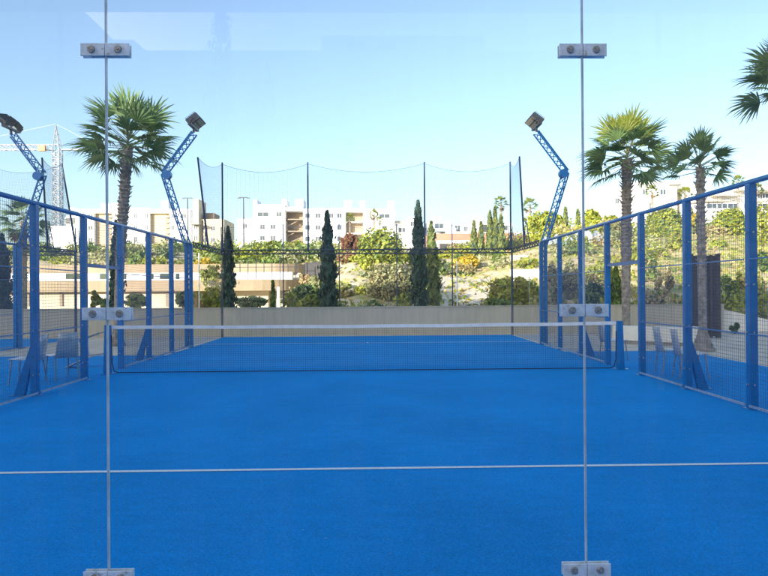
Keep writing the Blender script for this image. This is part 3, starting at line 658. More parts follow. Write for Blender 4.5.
T('bushy tree between the slope and the screen, right of the fourth right post', 'tree', 664, 686, 236, 262, 40, 'leafy', n=1800, k2='olive')
T('yellow-green bush above the slatted screen, right of the slender trunk', 'shrub', 708, 730, 238, 258, 42, 'leafy', name='shrub', n=1600, trunk=False, k2='leafg')
T('leafy bush at the right edge above the white sloping wall', 'shrub', 752, 775, 288, 312, 20, 'olive', name='shrub', n=1800, trunk=False, k2='leafg')
T('pale shrub before the cream terrace wall, between the third and fourth left posts', 'shrub', 126, 148, 293, 309, 20, 'leafy', name='shrub', n=1600, trunk=False, k2='olive')
T('wispy pale shrub before the terrace building, right of the second left post', 'shrub', 88, 102, 290, 309, 21, 'olive', name='shrub', n=1000, trunk=False, k2='leafg', cr=.26)
T('leafy pale tree hiding part of the upper fascia, just left of the narrow dark cypress', 'tree', 200, 222, 262, 288, 24, 'olive', n=2200, k2='leafy', cr=.26)
T('yellow-green bush before the right end of the lower fascia', 'shrub', 282, 300, 290, 309, 19, 'leafy', name='shrub', n=1400, trunk=False, k2='olive')
T('spreading yellow-green shrub with long bare twigs behind the grey wall, left of the right mast', 'shrub', 488, 540, 276, 309, 22, 'leafy', name='shrub', n=5200, trunk=False, k2='olive', cr=.26)
T('dense green clump at the foot of the spreading dry shrub', 'shrub', 486, 510, 299, 310, 17, 'leafg', name='shrub', n=1500, trunk=False)
T('grassy green bush between the two pale garden walls', 'shrub', 513, 540, 258, 270, 34, 'leafy', name='shrub', n=1600, trunk=False, k2='leafg')
T('dark-leaved bush just left of the right mast post', 'shrub', 514, 542, 281, 303, 24, 'leafg', name='shrub', n=2600, trunk=False, k2='olive')
T('grey-green bush right of the right mast post', 'shrub', 545, 560, 262, 308, 20, 'olive', name='shrub', n=2600, trunk=False, k2='straw')
T('tall pale bush left of the right glass joint', 'shrub', 560, 582, 258, 308, 21, 'olive', name='shrub', n=3200, trunk=False, k2='straw')
T('dark green bush low behind the clip plate of the right glass joint', 'shrub', 584, 604, 282, 310, 19, 'leafg', name='shrub', n=3400, trunk=False, k2='leafd')
T('yellow-green sapling left of the small green cypress', 'shrub', 604, 614, 262, 308, 20, 'leafy', name='shrub', n=1600, trunk=False)
T('green sapling right of the full palm trunk', 'shrub', 641, 658, 256, 282, 26, 'leafg', name='shrub', n=1500, trunk=False, k2='straw')
T('tall thin dry sapling on the slope between two right fence posts', 'shrub', 656, 676, 262, 306, 22, 'straw', name='shrub', n=1500, trunk=False, k2='olive', cr=.22)
T('leafy bush at the wall foot left of the slatted screen', 'shrub', 640, 664, 294, 312, 17, 'olive', name='shrub', n=1800, trunk=False, k2='leafr')
T('fresh green bush right of the slatted screen', 'shrub', 717, 740, 276, 310, 18, 'leafg', name='shrub', n=3000, trunk=False, k2='leafy')
T('pale bush behind the nearest right fence post', 'shrub', 736, 762, 262, 306, 21, 'leafy', name='shrub', n=2400, trunk=False, k2='straw', cr=.26)
T('small dark bush against the white sloping wall', 'shrub', 731, 739, 322, 334, 9.6, 'leafg', name='shrub', n=700, trunk=False, ground=0, size=.07)

def far_palm(label, px, py, base_py, Y, R_px, seed, n_yellow=4, k=None):
    c = at(px, py, Y); g = terr(c.x, Y); R_ = (at(px+R_px, py, Y).x-c.x)
    palm(label, (c.x, Y, g), c.z-g, R_, 24, R_*.12, R_*.10, (0, 0), seed, low=-.35, n_yellow=n_yellow, skirt=4)
far_palm('distant palm rising above the slim cypresses by the right end of the ball netting', 501, 204, 262, 62, 9, 21, 8)
far_palm('distant palm between the ball netting and the right mast arm', 530, 206, 235, 80, 9.5, 22, 8)
far_palm('distant yellow palm in front of the white villa windows', 652, 192, 235, 74, 8.5, 23, 14)
far_palm('distant yellow palm left of the slender palm trunk', 685, 194, 235, 74, 9, 24, 14)
far_palm('distant palm rising left of the nearest right fence post', 738, 181, 235, 80, 7, 25, 8)
far_palm('distant palm on the right edge just past the nearest right fence post', 757, 190, 235, 72, 8, 26, 10)
far_palm('small palm in front of the tan recess of the apartment block', 350, 219, 250, 90, 6.5, 27, 10)
far_palm('second small palm before the apartment block, right of the first', 374, 215, 250, 90, 7, 28, 10)
far_palm('small bushy palm close to the right wing of the apartment block', 380, 221, 250, 88, 5, 29, 8)
palm('palm with yellowing leaves seen through the mesh at the far left', (at(24, 300, 15).x, 15, -.5), at(24, 222, 15).z+.5, 1.15, 28, .13, .11, (0, 0), 31, low=-.5, n_yellow=4, skirt=3)

# ground cover
m = MB(); P = []
while len(P) < 5200:
    q = random.uniform(-.12, .62); D = 24.5+55*random.random()**1.5; x = CX+q*D; y = D+CY
    if q < .12 and random.random() < .75: continue
    if hash2(x*.8, y*.8) < random.uniform(-.7, .5): continue
    P.append((x, y, terr(x, y)+.07))
leaves(m, np.array(P), .26, up=.1, k='straw'); o1 = len(P)//2
P2 = np.array(P[::2])+RNG.normal(size=(len(P[::2]), 3))*np.array([.3, .3, .03]); leaves(m, P2, .22, up=.1, k='leafy'); leaves(m, P2[::2]+.1, .22, up=.1, k='leafg')
tag(m.build('dry_grass', 'straw'), 'dry yellow grass tufts and weeds over the slope', 'grass', kind='stuff')
# bare sandy yard and low scrub
vs = []; fs = []
for j in range(13):
    for i in range(9):
        D = 30+j*1.6; x = CX+(.103+.08*i/8)*D; y = D+CY; vs.append((x, y, terr(x, y)+.05))
for j in range(12):
    for i in range(8): fs.append((j*9+i, j*9+i+1, (j+1)*9+i+1, (j+1)*9+i))
yd = MB(); yd.add(vs, fs); structure(yd, 'sandy_yard', mat('yard_sand', (.62, .55, .42), .95, var=.15, vscale=1.2, bump=.4, bscale=12))
m = MB(); cnt = 0
while cnt < 250:
    q = random.uniform(-.30, .64); D = 25.5+62*random.random()**1.3
    if .09 < q < .195 and D < 52: continue
    if q > .2 and D < 60 and random.random() < .75: continue
    if q < -.13 and D < 75: continue
    if -.09 < q < .0 and 40 < D < 56 and random.random() < .8: continue
    x = CX+q*D; y = D+CY; r_ = random.uniform(.35, 1.0)*(1.25 if q > .2 else .9)*(.8+D/90); z = terr(x, y); k = random.choice(['leafy', 'leafy', 'leafg', 'olive', 'straw', 'leafy'])
    P, O = crown_pts((x, y, z+r_*.45), (r_*1.2, r_, r_*.75), 9, 26, .5); leaves(m, P, .10+.0016*D, k=k, out=O); cnt += 1
for i in range(130):
    q = random.uniform(-.56, -.04); D = random.uniform(77, 135); x = CX+q*D; y = D+CY; r_ = random.uniform(.8, 1.9); z = terr(x, y)
    P, O = crown_pts((x, y, z+r_*.5), (r_*1.4, r_, r_*.9), 9, 24, .5); leaves(m, P, .32, k=random.choice(['leafg', 'leafy', 'olive', 'leafg']), out=O)
tag(m.build('hillside_scrub', 'leafg'), 'low sunlit scrub merging over the slope behind the grey wall', 'scrub', kind='stuff')
# long bare twigs
tw = MB()
for i in range(26):
    px = random.uniform(492, 528); a = at(px, random.uniform(288, 304), 21.5+random.uniform(-.5, .5)); L_ = random.uniform(.8, 1.7)
    tw.tube(a, a+Vector((-L_*random.uniform(.3, .9), random.uniform(-.3, .3), L_*random.uniform(.25, .7))), .022, .006, 5)
sh = [o for o in COL.objects if o.get('label', '').startswith('spreading yellow-green shrub')][0]
tw.build('bare_twigs', 'straw', sh)

# ------------------------------------------------------------------ buildings
def window(t, x0, x1, z0, z1, y, slider=True):
    m = MB(); f = .09
    m.bb((x0, y-.06, z0), (x0+f, y, z1)); m.bb((x1-f, y-.06, z0), (x1, y, z1)); m.bb((x0+f, y-.06, z0), (x1-f, y, z0+f)); m.bb((x0+f, y-.06, z1-f), (x1-f, y, z1))
    if slider: m.bb(((x0+x1)/2-f/2, y-.05, z0+f), ((x0+x1)/2+f/2, y, z1-f))
    w = m.build('window', 'winframe', t)
    m = MB(); m.bb((x0+f+.001, y-.03, z0+f+.001), (x1-f-.001, y-.002, z1-f-.001)); sub(m.build('pane', 'glassd'), w)
    return w
class Bld:
    """boxes and windows measured in photo pixels on a facade at distance Y"""
    def __init__(s, name, label, cat, px0, px1, pyt, Y, zb=None):
        s.Y = Y; a, b = at(px0, pyt, Y), at(px1, pyt, Y); s.zb = zb if zb is not None else min(terr(a.x, Y), terr(b.x, Y))-1
        s.t = thing(name, label, cat, ((a.x+b.x)/2, Y, s.zb))
    def X(s, px, py=240, dy=0): return at(px, py, s.Y+dy).x
    def Z(s, px, py, dy=0): return at(px, py, s.Y+dy).z
    def block(s, part, px0, px1, pyt, pyb, k, dy=0, depth=12, parent=None, mb=None):
        pc = (px0+px1)/2; zt = s.Z(pc, pyt, dy); zb = s.zb if pyb is None else s.Z(pc, pyb, dy)
        m = mb or MB(); m.bb((s.X(px0, pyt, dy), s.Y+dy, zb), (s.X(px1, pyt, dy), s.Y+dy+depth, zt))
        return None if mb else m.build(part, k, parent or s.t)
    def win(s, px, py, w=1.3, h=1.15, dy=0, slider=True):
        x, z = s.X(px, py, dy), s.Z(px, py, dy); return window(s.t, x-w/2, x+w/2, z-h/2, z+h/2, s.Y+dy-.003, slider)
B = Bld('apartment_building', 'long white apartment block with an open stair recess behind the ball netting', 'building', 253, 394, 205, 147)
for a, b, t_, d_ in ((253, 285, 204.5, 0), (303, 345.5, 208.5, .6), (363, 394.5, 209, .6)): B.block('wall', a, b, t_, None, 'white', d_, 13)
B.block('stair_recess', 285, 303, 211, None, 'tan', 4, 9); B.block('recess_roof', 285, 303, 207, 211, 'white', .3, 12.5); B.block('recess_wall', 345.5, 363, 212, None, 'tan', 3.5, 10); B.block('recess_roof', 345.5, 363, 208.5, 211.6, 'white', .4, 12.5)
for a, b, t_ in ((253.3, 257, 199.5), (282, 286.5, 199), (295.5, 303.5, 199), (344, 352, 200.5), (360, 365, 200.5), (388, 394.3, 201)):
    B.block('roof_turret', a, b, t_, 209, 'white', 1.2, 6)
for px, py in ((262.5, 226.8), (273, 226.8), (262.5, 238), (273, 238), (279, 214.3)): B.win(px, py, 1.25, 1.2)
B.win(263, 214.4, 2.8, 1.15)
for px in (307.5, 318, 339.5):
    for py in (215.6, 227.4, 238.8): B.win(px, py, 1.25, 1.25, .6)
B.win(331, 215.6, 1.2, 1.2, .6)
B.win(384.5, 216, 2.6, 1.1, .6); B.win(384.5, 228, 1.3, 1.2, .6)
m = MB()
for (a, b_, c, d) in ((286, 226, 302, 217), (286, 236, 302, 227.5), (286, 243, 302, 236)):
    A, C_ = Vector((B.X(a), 148.5, B.Z(a, b_))), Vector((B.X(c), 149.5, B.Z(c, d))); m.tube(A, C_, .16, .16, 4)
for py in (219, 231, 243): m.bb((B.X(285.2), 147.8, B.Z(290, py)-.12), (B.X(302.8), 150.9, B.Z(290, py)+.12))
m.build('stair', 'tan', B.t)
for py in (221.5, 233, 244.5):
    m = MB(); m.bb((B.X(346), 148, B.Z(350, py)-.12), (B.X(362.5), 150.4, B.Z(350, py)+.12)); m.build('balcony', 'white', B.t)
B.block('ground_floor', 300, 345, 247, None, 'greyr', -2, 2.5)
for px in (310, 318.5, 327): B.win(px, 250, 1.7, 1.2, -2)
B = Bld('apartment_building', 'white flats with tan recesses behind the big palm on the left', 'building', 66, 190, 208, 147)
for a, b, t_ in ((79, 94, 209), (112, 149.5, 208), (169.5, 190, 209)): B.block('wall', a, b, t_, None, 'white', .4, 13)
for a, b in ((94, 112), (149.5, 169.5)):
    B.block('recess_wall', a, b, 213.5, None, 'tan', 1.6, 11); B.block('recess_roof', a, b, 209, 213, 'white', .2, 12.6)
B.block('wall', 66, 79, 215.5, None, 'white', 2, 11); B.block('annex', 50, 66, 226, None, 'white', 2, 9)
for a, b, t_ in ((69, 74, 207.5), (101, 109, 203.5), (112.5, 118.5, 203), (161, 168, 201)): B.block('roof_turret', a, b, t_, 209.5, 'white', 1.5, 5)
for px in (83, 116.5, 135.5, 146.5, 173): 
    for py in (215.8, 227.5, 239.3): B.win(px, py, .9, 1.3, .4)
for px in (90.5, 184): 
    for py in (216, 228, 240): B.win(px, py, 1.2, 1.2, .4)
B.win(70.5, 221, 2.6, 1.6, 2)
for a, b in ((107.5, 112), (165.5, 169.5)):
    for py in (217, 222, 227.5, 233, 239):
        m = MB(); m.bb((B.X(a), 147.0, B.Z(a, py)-.15), (B.X(b)-.01, 148.59, B.Z(a, py)+.15)); m.build('balcony', 'greyr', B.t)
m = MB()
for a, b in ((94.2, 106), (149.8, 164.5)):
    for j in range(22):
        z = B.Z(a, 214.5+j*1.35); m.bb((B.X(a), 148.5, z-.1), (B.X(b), 148.59, z+.08))
m.build('louvre_screen', 'cream', B.t)
B = Bld('apartment_building', 'sand-coloured building with a square tower right of the left mast', 'building', 192, 226, 205, 120)
B.block('tower', 193, 198.5, 199, None, 'cream', 0, 6); B.block('wall', 198.5, 224, 219, None, 'cream', 1, 10); B.block('roof_block', 205, 214, 213, 219, 'tan', 3, 5)
B.block('balcony', 191, 199, 222.5, 224.5, 'greyr', -1.6, 1.6)
for px, py in ((213, 228.5), (213, 240), (205, 228.5), (205, 240), (195.8, 227), (195.8, 238)): B.win(px, py, .9, 1.0, 0 if px < 198 else 1)
B = Bld('town_house', 'low white house left of the white apartment block', 'building', 238, 254, 218, 150); B.block('wall', 237, 253, 219, None, 'white', 0, 10); B.win(245, 226, 1.2, 1.2)
B = Bld('town_house', 'grey-roofed white house just right of the apartment block', 'building', 395, 408, 221, 150); B.block('wall', 395, 408.5, 223, None, 'white', 0, 9); B.block('roof', 394.5, 409, 220.8, 223, 'greyr', -.4, 9.6); B.win(402, 230, 1.8, 1.2)
B = Bld('town_house', 'narrow white house left of the tip of the tallest cypress', 'building', 408, 418, 216, 140); B.block('wall', 408, 419, 217, None, 'white', 0, 9); B.win(413, 224, 1.3, 1.2)
B = Bld('town_house', 'white house with terraces and a roof box behind the pale green cypress', 'building', 426, 448, 217, 160)
B.block('wall', 427, 447.5, 222, None, 'white', 0, 10); B.block('roof_block', 433, 441, 216.5, 222, 'white', 2, 5); B.block('balcony', 434, 448.5, 229.5, 231, 'white', -1.8, 1.8); B.win(439, 226, 2.4, 1.4); B.win(444, 235, 2, 1.6)
B = Bld('town_house', 'long low white house behind the white pergola', 'building', 449, 474, 222, 150)
B.block('wall', 450, 474, 224, None, 'white', 0, 10); B.block('wing', 448, 456, 228, None, 'white', -2, 6); B.win(457.5, 228.5, 1.5, 1.6); B.win(466, 229, 1.2, 1.2)
B = Bld('town_house', 'white house with a dark garage opening behind the slim cypresses', 'building', 473, 512, 216, 140)
B.block('wall', 474, 512, 223, None, 'white', 0, 10); B.block('roof_block', 474, 483, 216.5, 223, 'white', 2, 5); B.block('garage_opening', 482, 491, 224.5, 232, 'dkopen', -.1, .3); B.win(498, 228, 1.4, 1.3); B.win(505, 228, 1.4, 1.3)
B = Bld('villa', 'low terracotta-coloured villa with a white pergola in front of it', 'house', 430, 516, 232, 76)
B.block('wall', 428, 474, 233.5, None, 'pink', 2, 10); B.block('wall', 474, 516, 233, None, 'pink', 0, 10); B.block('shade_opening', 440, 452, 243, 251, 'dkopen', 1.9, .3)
m = MB()
for a, b, t_, b_ in ((437, 469.5, 240.5, 243.2), (466, 469.5, 243.2, 254), (437, 439, 243.2, 254)): B.block('', a, b, t_, b_, '', -2.5, 2.4, mb=m)
m.build('pergola_frame', 'white', B.t)
B.win(460, 247, 1.2, 1.6, 2)
B = Bld('terracotta_wall', 'reddish wall with a white railing on top, right of the ball netting', 'wall', 515, 566, 233, 68)
B.block('wall', 514, 560, 235.5, None, 'pink', 0, .4)
m = MB()
for i in range(24): x = B.X(515+i*1.9, 233); m.bb((x-.05, 68.1, B.Z(538, 235.4)), (x+.05, 68.2, B.Z(538, 232.6)))
m.bb((B.X(514), 68.1, B.Z(538, 232.6)), (B.X(560), 68.2, B.Z(538, 232.0))); m.build('railing', 'winframe', B.t)
B = Bld('villa', 'big white villa stepping up behind the full-crowned palm on the right', 'building', 598, 700, 181, 118)
for a, b, t_ in ((598, 602, 212), (602, 606, 203), (606, 610, 196), (610, 636, 188), (636, 677, 180.8), (690, 702, 184)): B.block('wall', a, b, t_, None, 'white', .5*(a % 3), 11)
B.block('recess_wall', 677, 690, 187, None, 'tan', 4, 7); B.block('recess_roof', 677, 690, 183, 187, 'white', .2, 11); B.block('roof_slab', 671, 683, 183.2, 184.3, 'greyr', -1.5, 1.4)
for px, py, w in ((645, 192, 1.0), (663, 192, 1.3), (667, 192, .6), (651, 206.5, .8), (617, 201, .9)): B.win(px, py, w, 1.2, 0)
B.block('balcony', 650, 676, 199.5, 202.5, 'white', -1.2, 1.2)
B = Bld('terraced_house', 'white terraced houses with long roof slabs behind the nearest right fence post', 'building', 700, 800, 186, 105)
for a, b, t_, dy in ((702, 722, 196, 3), (716, 742, 191, 4), (740, 800, 185, 5), (704, 800, 203, -2)): B.block('wall', a, b, t_, None, 'white', dy, 9)
for a, b, t_, dy in ((700, 730, 200, -1), (714, 746, 194.5, 1), (738, 801, 189, 2)): B.block('roof_slab', a, b, t_, t_+1.2, 'cream', dy, 4)
for px, py, dy in ((712, 206, -2), (722, 206, -2), (733, 206, -2), (749, 206, -2), (762, 206, -2), (757, 196, 5), (765, 196, 5)): B.win(px, py, 2.0, 1.0, dy)
B = Bld('garden_hut', 'small white hut with one window on the slope behind the right fence', 'hut', 641, 653, 235, 50); B.block('wall', 641, 653, 236, None, 'white', 0, 3); B.win(647.5, 240, .5, .45, 0, False); B.block('roof', 640.5, 653.5, 235.2, 236, 'cream', -.2, 3.4)
B = Bld('garden_wall', 'bright white wall beside the trunk of the full-crowned palm', 'wall', 620, 641, 214, 90); B.block('wall', 618, 641, 216, None, 'white', 0, .5)
# terrace building with two ochre fascias
B = Bld('terrace_building', 'long low modern building with two ochre fascias and cream walls behind the left fence', 'building', -60, 298, 280, 36, zb=-2.2)
m = MB(); zt, zb2 = B.Z(130, 280.3), B.Z(130, 291.5)
def slab(m, xa, xb, y0, y1, z0, z1, rnd):
    pts = [(xa, y0), (xb-rnd, y0)]
    for i in range(9): a = -PI/2+PI/2*i/8; pts.append((xb-rnd+rnd*math.cos(a), y0+rnd+rnd*math.sin(a)))
    pts += [(xb, y1), (xa, y1)]; n_ = len(pts)
    m.add([(x, y, z) for z in (z0, z1) for x, y in pts], [tuple(range(n_))[::-1], tuple(range(n_, 2*n_))]+[(i, (i+1) % n_, n_+(i+1) % n_, n_+i) for i in range(n_)])
slab(m, B.X(-60), B.X(297, 285), 36, 48, zb2, zt, 3.2); m.build('lower_fascia', 'ochre', B.t)
m = MB(); m.bb((B.X(-60), 36.7, B.zb), (B.X(182, 300, .7), 47.5, zb2-.004)); m.build('wall', 'cream', B.t)
m = MB(); m.bb((B.X(232, 300, 1.5), 37.5, B.zb), (B.X(268, 300, 1.5), 47, zb2-.004)); m.build('wall', 'cream', B.t)
m = MB(); m.bb((B.X(268, 300, 2.0), 38.2, B.zb), (B.X(283, 300, 2), 47, zb2-.004)); m.build('end_wall', 'greyr', B.t)
for a, b, c, d in ((131, 139, 293, 306), (166, 171, 293, 306), (83, 87, 293, 306), (60, 63, 293, 306), (110, 117, 294, 306), (20, 30, 293, 306)):
    m = MB(); m.bb((B.X(a, 300, .7), 36.6, B.Z(a, d, .7)), (B.X(b, 300, .7), 36.697, B.Z(a, c, .7))); m.build('door', 'tan', B.t)
m = MB(); m.bb((B.X(-60, 275, 7), 43, zt+.001), (B.X(292, 275, 7), 44, B.Z(130, 273, 7))); m.build('upper_wall', 'white', B.t)
m = MB(); slab(m, B.X(-60), B.X(303, 268, 8), 44.3, 58, B.Z(130, 273.5, 8.3), B.Z(130, 264.5, 8.3), 3); m.build('upper_fascia', 'ochre', B.t)
m = MB(); m.bb((B.X(-60), 45.5, zt+.002), (B.X(300, 275, 9), 57, B.Z(130, 273.6, 8.3))); m.build('upper_recess', 'cream', B.t)
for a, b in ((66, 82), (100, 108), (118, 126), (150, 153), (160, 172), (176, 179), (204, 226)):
    m = MB(); m.bb((B.X(a, 276, 7), 42.93, B.Z(a, 279, 7)), (B.X(b, 276, 7), 42.996, B.Z(a, 273.6, 7))); m.build('opening', 'leafd', B.t)  # dark panel on the wall, painted in for a shaded opening
m = MB(); m.bb((B.X(277, 300, -2), 34, B.zb), (B.X(279.5, 300, -2), 34.3, B.Z(278, 287, -2))); m.build('pillar', 'white', B.t)
rl = thing('railing', 'thin post railing above the lower fascia of the terrace building', 'railing', (-6, 37, 2.5))
z0 = zt+.002; z1 = B.Z(260, 259, 1)
for i in range(10): x = B.X(232+i*8, 270, 1); m = MB(); m.tube((x, 37, z0), (x, 37, z1-.3*(i % 2)), .028, .028, 6); m.build('post', 'dark', rl)
m = MB(); m.tube((B.X(232, 270, 1), 37, z0+.95), (B.X(304, 270, 1), 37, z0+.95), .02, .02, 6); m.build('rail', 'dark', rl)
# garden walls, bank, tarp
def gwall(label, a, b, t_, Y, k='cream', name='garden_wall', h=None):
    p, q = at(a, t_, Y), at(b, t_, Y); m = MB(); g = min(terr(p.x, Y), terr(q.x, Y))-.4; zt_ = (p.z+q.z)/2
    if h: g = zt_-h
    m.bb((p.x, Y, g), (q.x, Y+.35, zt_)); m.bb((p.x-.03, Y-.03, zt_), (q.x+.03, Y+.38, zt_+.06)); return tag(m.build(name, k), label, 'wall')
gwall('pale garden wall low on the slope just left of the right mast post', 511, 541, 270, 30, 'bench')
gwall('upper pale garden wall left of the right mast post', 511, 541, 256, 42, 'bench')
gwall('pale wall edging the sandy yard left of the dry shrub', 440, 482, 279.5, 37, 'bench', h=.5)
gwall('sandy retaining wall on the bank right of the dark cypress', 333, 366, 266, 40, 'cream', 'retaining_wall')
gwall('dark stone wall on the bank left of the dark cypress', 305, 330, 263, 38, 'brown', 'stone_wall')
tp = MB(); Yt = 46; vs = []; fs = []; nx_, ny_ = 40, 8
for j in range(ny_+1):
    for i in range(nx_+1):
        px = 545+60*i/nx_; x = at(px, 245, Yt).x; v = j/ny_; y = Yt-1+4*v
        vs.append((x, y, terr(x, y)+.05+math.sin(PI*min(1, v*1.3))*(.5+.25*math.sin(i*.9)+.15*math.sin(i*2.3))))
for j in range(ny_):
    for i in range(nx_): fs.append((j*(nx_+1)+i, j*(nx_+1)+i+1, (j+1)*(nx_+1)+i+1, (j+1)*(nx_+1)+i))
tp.add(vs, fs); tag(tp.build('tarpaulin', 'tarp', smooth=True), 'pale blue-white tarpaulin spread in folds on the slope, right of the right mast', 'tarpaulin')

# ------------------------------------------------------------------ poles, lamps, crane
FG = 'thin back-fence poles behind the grey wall'
for px, txt in ((283, 'thin dark back-fence pole in front of the left part of the apartment block'), (339, 'thin dark back-fence pole right of the middle cypress'), (396.5, 'thin dark back-fence pole at the right edge of the round tree'), (452, 'thin back-fence pole in front of the white pergola')):
    a, b = at(px, 225, 17), at(px, 306, 17); m = MB(); m.tube((a.x, 17, -.3), (a.x, 17, a.z), .028, .024, 8); m.tube((a.x, 17, a.z), (a.x, 17, a.z+.03), .05, .05, 8)
    tag(m.build('fence_pole', 'pole'), txt, 'pole', FG)
m = MB(); pts = [at(228, 227, 17), at(283, 225.5, 17), at(339, 225.5, 17), at(396.5, 225.5, 17), at(452, 225.5, 17), at(510, 226, 17)]
for a, b in zip(pts, pts[1:]): m.path([a.lerp(b, i/8)-Vector((0, 0, .12*4*(i/8)*(1-i/8))) for i in range(9)], .008, 4)
tag(m.build('fence_wire', 'pole'), 'thin sagging wire strung between the back-fence poles', 'wire')
for px, y0, txt in ((199, 254, 'slim white pole right of the left mast post'), (413, 262, 'slim white pole beside the olive tree'), (457, 262, 'slim white pole in the sandy yard')):
    a = at(px, y0, 19); m = MB(); m.tube((a.x, 19, -.6), (a.x, 19, a.z), .035, .03, 8); m.tube((a.x, 19, a.z), (a.x, 19, a.z+.05), .045, .02, 8); tag(m.build('white_pole', 'white'), txt, 'pole')
for px, y0, txt in ((243.5, 197.5, 'twin-armed street lamp left of the white apartment block'), (187.5, 198, 'twin-armed street lamp seen behind the left mast arm')):
    a = at(px, y0, 90); g = terr(a.x, 90); t = thing('street_lamp', txt, 'street lamp', (a.x, 90, g))
    m = MB(); m.tube((a.x, 90, g), (a.x, 90, a.z), .14, .08, 8); m.build('pole', 'dark', t)
    m = MB(); m.bb((a.x-.75, 89.95, a.z-.06), (a.x+.75, 90.05, a.z+.06)); m.build('arm', 'dark', t)
    for s in (-1, 1): m = MB(); m.bb((a.x+s*.45, 89.85, a.z-.14), (a.x+s*1.0, 90.15, a.z-.065)); m.build('lamp_head', 'lampbody', t)
Yc = 190; base = at(58, 250, Yc); zt = at(57.5, 134, Yc).z; zj = at(58, 150, Yc).z; ztip = at(56.5, 124, Yc).z; g = terr(base.x, Yc)
t = thing('tower_crane', 'tall grey tower crane with a long jib on the far left', 'crane', (base.x, Yc, g))
def lattice4(m, p, q, w, n_, r):
    p, q = Vector(p), Vector(q); d = (q-p).normalized(); a = Vector((0, 1, 0)) if abs(d.y) < .9 else Vector((1, 0, 0)); b = d.cross(a)
    cs = [a*w/2+b*w/2, a*w/2-b*w/2, -a*w/2-b*w/2, -a*w/2+b*w/2]
    for c in cs: m.tube(p+c, q+c, r, r, 4, False)
    for i in range(n_):
        A, B_ = p.lerp(q, i/n_), p.lerp(q, (i+1)/n_)
        for k in range(4):
            c1, c2 = cs[k], cs[(k+1) % 4]
            if i % 2: c1, c2 = c2, c1
            m.tube(A+c1, B_+c2, r*.6, r*.6, 4, False); m.tube(A+c1, A+c2, r*.5, r*.5, 4, False)
m = MB(); lattice4(m, (base.x, Yc, g), (base.x, Yc, zj), 2.1, 22, .17); m.build('tower', 'crane', t)
m = MB(); c = Vector((base.x-.5, Yc, ztip))
for dx, dy in ((-1, -1), (1, -1), (1, 1), (-1, 1)): m.tube((base.x+dx, Yc+dy, zj), c, .17, .1, 4)
for i in range(1, 5):
    u = i/5; w = 1-u
    m.path([(base.x-.5*u+dx*w, Yc+dy*w, zj+(ztip-zj)*u) for dx, dy in ((-1, -1), (1, -1), (1, 1), (-1, 1), (-1, -1))], .08, 4)
m.build('tower_head', 'crane', t)
m = MB(); lattice4(m, (base.x-45, Yc, zj+.8), (base.x-1.2, Yc, zj+.8), 1.5, 30, .10); m.build('jib', 'crane', t)
m = MB(); m.bb((base.x+1.1, Yc-.6, zj-.1), (base.x+15, Yc+.6, zj+.25)); m.build('counter_jib', 'crane', t)
m = MB(); m.bb((base.x+12.5, Yc-.9, zj-1.5), (base.x+15, Yc+.9, zj-.1)); m.build('counterweight', 'greyr', t)
m = MB(); m.bb((base.x-5, Yc-1.8, zj-.6), (base.x-3, Yc-.8, zj+1)); m.build('cab', 'orange', t)
m = MB(); m.tube(c, (base.x-30, Yc, zj+1.6), .05, .05, 4); m.tube(c, (base.x+14, Yc, zj+.3), .05, .05, 4); m.build('tie_rods', 'crane', t)

# ------------------------------------------------------------------ what stands behind the camera (shades the court, shows in the glass)
YB = -36.0
def back_block(name, label, x0, x1, H, floors):
    t = thing(name, label, 'building', ((x0+x1)/2, YB, 0))
    if x0 < -50: m = MB(); m.bb((x0, YB-13, H+.002), (-26.2, YB-.3, H+.9)); m.build('shade_storey', 'fac', t)  # unseen storey added to shade the right mast arm
    m = MB(); m.bb((x0, YB-14, -.2), (x1, YB, H)); m.build('wall', 'fac', t)
    for i in range(floors):
        m = MB(); m.bb((x0-.1, YB+.003, 3.1+i*2.9), (x1+.1 if x1 > 0 else x1-.01, YB+.9, 3.3+i*2.9)); m.build('balcony_slab', 'fac', t)
        for k in range(int((x1-x0)/6)):
            x = x0+2.5+k*6; window(t, x-1.1, x+1.1, .6+i*2.9, 2.6+i*2.9, YB+.08)
    return t
back_block('apartment_building', 'tall pale block behind the camera to the left, seen only faintly in the near glass', -90, -16, 17.5, 5)
back_block('apartment_building', 'lower pale block behind the camera whose flat roofline shows faintly in the near glass', -15.98, 44, 12.1, 3)
t = thing('roof_plant_room', 'box-like plant room on the lower block behind the camera, a faint reflection', 'roof room', (1.6, YB-3, 12.1))
m = MB(); m.bb((-2.0, YB-6, 12.105), (5.3, YB-.5, 12.95)); m.build('wall', 'fac', t)
for x in (-.9, .5): m = MB(); m.tube((x, YB-.49, 12.5), (x+.8, YB-.49, 12.5), .2, .2, 10); m.build('vent', 'dkopen', t)
t = thing('roof_plant_room', 'long low roof room left on the lower block behind the camera, a faint reflection', 'roof room', (-12, YB-3, 12.1))
m = MB(); m.add([(-15.9, YB-.5, 12.105), (-9.6, YB-.5, 12.105), (-10.3, YB-.5, 12.75), (-15.9, YB-.5, 12.85), (-15.9, YB-7, 12.105), (-9.6, YB-7, 12.105), (-10.3, YB-7, 12.75), (-15.9, YB-7, 12.85)], [(3, 2, 1, 0), (4, 5, 6, 7), (0, 1, 5, 4), (2, 3, 7, 6), (1, 2, 6, 5), (3, 0, 4, 7)]); m.build('wall', 'fac', t)
cypress('cypress behind the camera, a faint tall reflection in the near glass', 0, 0, 0, 0, 0, rawpos=(-5.0, -30, 0, 11.8, 1.5), n=3500)
cypress('shorter cypress behind the camera beside the taller reflected one', 0, 0, 0, 0, 0, rawpos=(-3.4, -30, 0, 9.4, 1.1), n=2500)
t = thing('awning', 'dark scalloped awning behind the camera, reflected along the top of the near glass', 'awning', (0, -15.5, 0))
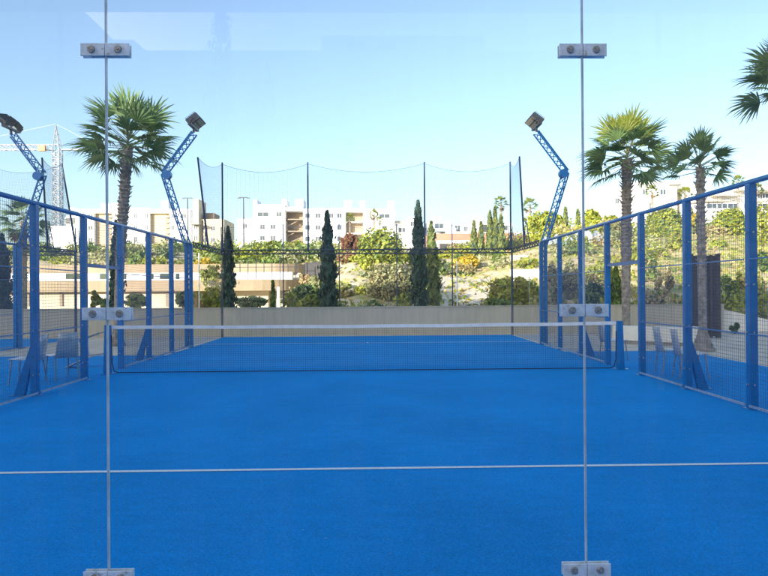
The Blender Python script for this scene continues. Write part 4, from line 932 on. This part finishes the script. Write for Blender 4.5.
m = MB(); Ya = -14.3; za = 4.84
for dz, rev in ((0, 0), (-.02, 1)):
    m.add([(-14, -17.4, 5.9+dz), (14, -17.4, 5.9+dz), (14, Ya, za+.25+dz), (-14, Ya, za+.25+dz)], [(3, 2, 1, 0) if rev else (0, 1, 2, 3)])
for i in range(64):
    w_ = 28/64; x = -14+i*w_
    arc = [(x+w_*k/8, Ya, za-.07*math.sin(PI*k/8)) for k in range(9)]
    for dy, rev in ((0, 0), (-.01, 1)):
        P = [(a, b+dy, c) for a, b, c in [(x, Ya, za+.25), (x+w_, Ya, za+.25)]+arc[::-1]]; m.add(P, [tuple(range(11))[::-1] if rev else tuple(range(11))])
m.build('cloth', 'awning', t)
for x in (-13.9, -4.6, 4.6, 13.9):
    for y, z in ((Ya-.1, za+.24), (-17.35, 5.87)):
        m = MB(); m.tube((x, y, 0), (x, y, z), .05, .05, 8); m.build('post', 'white', t)

# ------------------------------------------------------------------ light
EL, AZ = math.radians(12.5), math.radians(217)              # sun low behind the camera, a little to the left; AZ clockwise from +Y
sd = Vector((math.sin(AZ)*math.cos(EL), math.cos(AZ)*math.cos(EL), math.sin(EL)))
sun = bpy.data.objects.new('sun', bpy.data.lights.new('sun', 'SUN')); COL.objects.link(sun)
sun.rotation_euler = sd.to_track_quat('Z', 'Y').to_euler(); sun.data.energy = 3.8; sun.data.angle = math.radians(.5); sun.data.color = (1, .965, .90)
w = bpy.data.worlds.new('World'); S.world = w; w.use_nodes = True; nt = w.node_tree
sky = nt.nodes.new('ShaderNodeTexSky'); sky.sky_type = 'NISHITA'; sky.sun_disc = False; sky.sun_elevation = EL; sky.sun_rotation = AZ; sky.air_density = .85; sky.dust_density = 1.8; sky.ozone_density = 1.4
nt.links.new(sky.outputs[0], nt.nodes['Background'].inputs[0]); nt.nodes['Background'].inputs[1].default_value = .148
S.view_settings.view_transform = 'Standard'; S.view_settings.look = 'None'; S.view_settings.gamma = 1; S.view_settings.exposure = 1.32; S.view_settings.use_curve_mapping = False
S.render.engine = 'CYCLES'; S.cycles.max_bounces = 10; S.cycles.transparent_max_bounces = 24; S.cycles.use_denoising = True
S.render.resolution_x, S.render.resolution_y = 1024, 768
